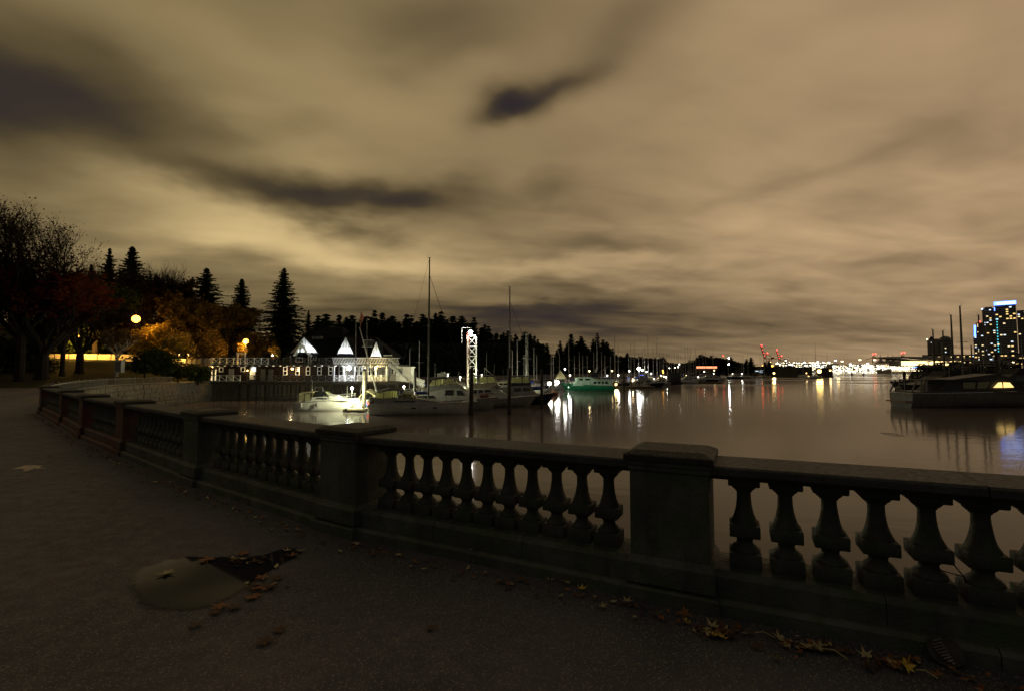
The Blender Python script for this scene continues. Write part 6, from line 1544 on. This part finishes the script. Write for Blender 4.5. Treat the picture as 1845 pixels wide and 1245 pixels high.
# flood light points along the port nobody could count
for nm, m, n in (('white', E_pw, 420), ('yellow', E_py, 260), ('greenish', E_pg, 160)):
    q = MB()
    for i in range(n):
        px = 1640 - abs(cr.gauss(0, 1))*95 if cr.random() < .6 else cr.uniform(1400, 1655)
        if px < 1395: px = cr.uniform(1410, 1640)
        Y = 1460 if px > 1500 else 2060; lo, hi = (657, 671) if px > 1500 else (652, 664)
        py = cr.choice((cr.uniform(lo, hi), cr.choice((lo+2, lo+6, hi-3, hi)) + cr.uniform(-.4,.4)))
        q.ball(at(px, py, Y+cr.uniform(0, 30)), cr.uniform(.5, 1.5)*Y/1500, 5, 4)
    o = q.build('harbour_lights', m, kind='stuff'); o['label'] = nm + ' glitter of port flood lights on the far shore'; o['category'] = 'lights'
for i in range(16):
    px = 1420 + i*14 + cr.uniform(-4, 4); Y = 1450 if px > 1500 else 2050; a = at(px, 667, Y); H = at(px, cr.uniform(648, 656), Y).z - a.z
    t = thing('flood_mast', 'slim flood light mast in the port glare', 'light mast', a, 0, 'flood light masts of the port'); q = MB(); q.tube([(0,0,0),(0,0,H)], 1.0, 5); part('pole', q, M_steel, t)
    for dx in (-2.2, 0, 2.2): q = MB(); q.ball((dx,0,H), 1.7, 6, 5); part('lamp', q, (E_pw, E_py)[i % 2], t)
# convention centre with its long canopy
Y = 760; a, b = at(1604,650,Y).x, at(1745,650,Y).x; zc = at(922,643,Y).z; t = thing('convention_hall', 'wide glass hall with thin overhanging roof and glowing yellow front', 'hall', ((a+b)/2, Y, -1)); cxh = (a+b)/2; w_ = b-a
q = MB(); z_ = zc+1; q.prism([(-w_/2,z_),(-w_/2,z_+.6),(w_*.1,z_-.2),(w_/2,z_-3),(w_/2,z_-6.5),(-w_*.2,z_-4.5)], -12, 40); part('roof', q, M_facade2, t)
x0 = at(1626,650,Y).x-cxh; x1 = at(1735,650,Y).x-cxh; zb_, zt_ = at(922,659,Y).z+1, at(922,650,Y).z+1
q = MB(); q.box(((x0+x1)/2, 15, (zb_+zt_)/2), (x1-x0, 24, zt_-zb_+1)); part('hall_body', q, M_concrete, t)
n = 26; E_hall = emit('hall_glow', (1.0,.74,.32), 2.6)
for k in range(n): q = MB(); q.box((x0+(x1-x0)*(k+.5)/n, 2.6, (zb_+zt_)/2), ((x1-x0)/n-.5, .3, zt_-zb_-.6)); part('glass_bay', q, E_hall, t)
for j, (zz, m, nm) in enumerate(((661.5, E_py, 'light_strip'), (664.5, E_pw, 'light_strip'), (667.5, E_py, 'light_strip'))):
    q = MB(); z_ = at(922, zz, Y).z+1
    for k in range(40): q.box((at(1600,650,Y).x-cxh+ k*(w_-6)/40, -6-j, z_), (cr.uniform(.8, 2.2), .4, cr.uniform(.4,.9)))
    part(nm, q, m, t, kind='stuff')
q = MB(); q.box((0, 10, 1), (w_+6, 30, 6)); part('podium', q, M_concrete, t)
q = MB(); q.box((at(1642,662,Y).x-cxh, -8, at(922,661.5,Y).z+1), (10,.5,1.3)); part('blue_light_strip', q, E_blue, t)
# white sails
for i, px in enumerate((1587,1597.5,1600.5,1609)):
    Y = 1150; a = at(px, 655, Y); H = at(px, 641 if i != 1 else 645, Y).z-a.z; t = thing('roof_sail', ('leftmost','second','third','rightmost')[i] + ' of four pale tent sails on the pier roof before the hall', 'tent roof', a)
    q = MB(); vs = [(-10,-8,0),(10,-8,0),(10,8,0),(-10,8,0),(-2.5,-2,H*.45),(2.5,-2,H*.45),(2.5,2,H*.45),(-2.5,2,H*.45),(0,0,H)]
    q.add(vs, [(0,1,5,4),(1,2,6,5),(2,3,7,6),(3,0,4,7),(4,5,8),(5,6,8),(6,7,8),(7,4,8)]); part('membrane', q, M_facade2, t)
    q = MB(); q.bar((0,0,0), (0,0,H+3), .8); part('mast', q, M_steel, t)
# towers
t, w_, H = lit_building('hotel_tower', 'pale ribbed hotel tower left of the domed one', 'tower', 1673, 1696, 612, 650, 900, M_facade2, [E_winw, E_winc], .06, (1.2,1.5), (3.4,3.4), 30)
for k in range(12): q = MB(); q.box((-w_/2+w_*(k+.5)/12, -.4, H/2), (.7,.7,H)); part('rib', q, M_facade2, t)
q = MB(); q.lathe([(4,H),(3.5,H+2),(.3,H+7)], 8, (-3,12,0)); part('peak', q, M_roof, t); q = MB(); q.ball((-w_/2,-1,H+1), 1.2, 6, 5); part('corner_light', q, E_py, t)
t, w_, H = lit_building('domed_tower', 'dark tower with rounded dome top beside the pale ribbed hotel', 'tower', 1692, 1719, 615, 650, 860, M_facade, [E_winw, E_winc], .12, (1.4,1.5), (3.4,3.4), 30)
q = MB(); q.lathe([(9,H),(9,H+3),(7.5,H+6.5),(4.5,H+9),(.5,H+10)], 16, (0,12,0)); part('dome', q, M_facade, t)
lit_building('podium_building', 'stepped low block lit along its terraces under the hotel towers', 'building', 1662, 1735, 640, 652, 840, M_concrete, [E_winy, E_winw], .35, (2.4,1.4), (4,4), 20)
lit_building('apartment_tower', 'slender far tower with blue lit edge', 'tower', 1757, 1764, 596, 655, 900, M_facade, warmset, .4, (1.5,1.5), (3.2,3.4), 12)
q = MB(); a, b = at(1756.5,586,895), at(1756.5,607,895); q.bar(a, b, 2.0); tag(q.build('blue_light_column', E_blue), 'vertical blue light column on the left edge of the slender tower', 'light')
t, w_, H = lit_building('apartment_tower', 'warm lit apartment tower with red beacon on top', 'tower', 1763, 1776, 583, 655, 820, M_facade, warmset, .6, (1.6,1.5), (3.0,3.2), 16)
q = MB(); q.tube([(0,5,H),(0,5,H+3)], .3, 5); part('roof_mast', q, M_steel, t); q = MB(); q.ball((0,5,H+3.5), 1.4, 6, 5); part('beacon', q, E_red, t)
t, w_, H = lit_building('apartment_tower', 'violet grey apartment tower with stepped top and many balconies', 'tower', 1775, 1798, 557, 655, 760, M_facade2, warmset+[E_winc], .28, (2.0,1.4), (3.4,3.2), 20)
for j in range(int(H/6.4)): q = MB(); q.box((0,-.8,j*6.4+2), (w_*.96,1.4,.25)); part('balcony', q, M_facade2, t)
q = MB(); q.box((0,10,H+2.2), (w_*.6,10,2.5)); part('penthouse', q, M_facade, t); q = MB(); q.ball((-w_/2,-1,H+.5), 1.0, 6, 5); part('corner_light', q, E_bluewhite, t)
t, w_, H = lit_building('office_tower', 'dark glass tower crowned by a glowing blue sign at the right edge', 'tower', 1798, 1836, 548, 655, 720, M_facade, warmset, .22, (2.2,1.5), (3.4,3.4), 26)
q = MB(); q.box((0,-.8,H+1.2), (w_+1.5,1.2,5.5)); part('crown_sign', q, E_blue, t); q = MB(); q.box((1,-1.6,H+1.0), (w_-3,.5,2.6)); part('crown_sign_core', q, E_bluewhite, t)
q = MB(); q.box((-w_/2-.3,-.9,H-7), (1.0,.8,5)); part('blue_edge_light', q, E_blue, t)
for j in range(13): q = MB(); q.box((-w_/2+1.6,-.9,H-22-j*4.4), (1.0,.5,1.6)); part('edge_light', q, E_cyan, t)
lit_building('apartment_tower', 'dark tower cut by the right picture edge', 'tower', 1838, 1880, 560, 655, 760, M_facade, warmset, .2, (2.2,1.5), (3.4,3.4), 26)
for i, (p0, p1, tp, Y, lab) in enumerate(((1735,1758,640,850,'low block with warm lights left of the slender tower'),(1756,1790,641,700,'low dark block at the foot of the towers'),(1790,1850,638,680,'low lit block at the foot of the blue crowned tower'))):
    lit_building('low_block', lab, 'building', p0, p1, tp, 658, Y, M_facade, warmset, .35, (2.2,1.4), (3.6,3.4), 20)
for i in range(34):
    px = cr.uniform(1655, 1830); Y = 640; p = at(px, cr.uniform(652, 664), Y)
    t = thing('quay_lamp', 'small quay lamp under the city towers', 'lamp', (p.x, Y, -1), 0, 'quay lamps below the city towers'); H = p.z+1
    q = MB(); q.tube([(0,0,0),(0,0,H)], .15, 5); part('pole', q, M_iron, t); q = MB(); q.ball((0,-.2,H), cr.uniform(.5,.85), 6, 5); part('bulb', q, cr.choice((E_py, E_pw, E_py)), t)
# dark trees at the right quay foot
for i, px in enumerate((1665,1690,1722,1748,1772,1800,1822)):
    Y = 300; a, b = at(px, 668, Y), at(px, 654-(i % 3)*3, Y); h = (b.z-a.z)
    t = thing('quay_tree', 'dark round tree on the quay behind the right masts', 'tree', (a.x, Y, 0), U(0,6), 'dark quay trees behind the right masts'); inst('crown', sp_me[i % 3], t, (0,0,h*.5+1), 0, (.9,.9,h*.1)); q = MB(); q.tube([(0,0,-3),(0,0,h*.5)], [.4,.2], 6); part('trunk', q, M_bark, t)
mb = MB(); mb.slab([(240,285),(420,260),(700,420),(560,560),(300,330)], WZ-1, -.9); structure(mb, 'right_quay', M_concrete)
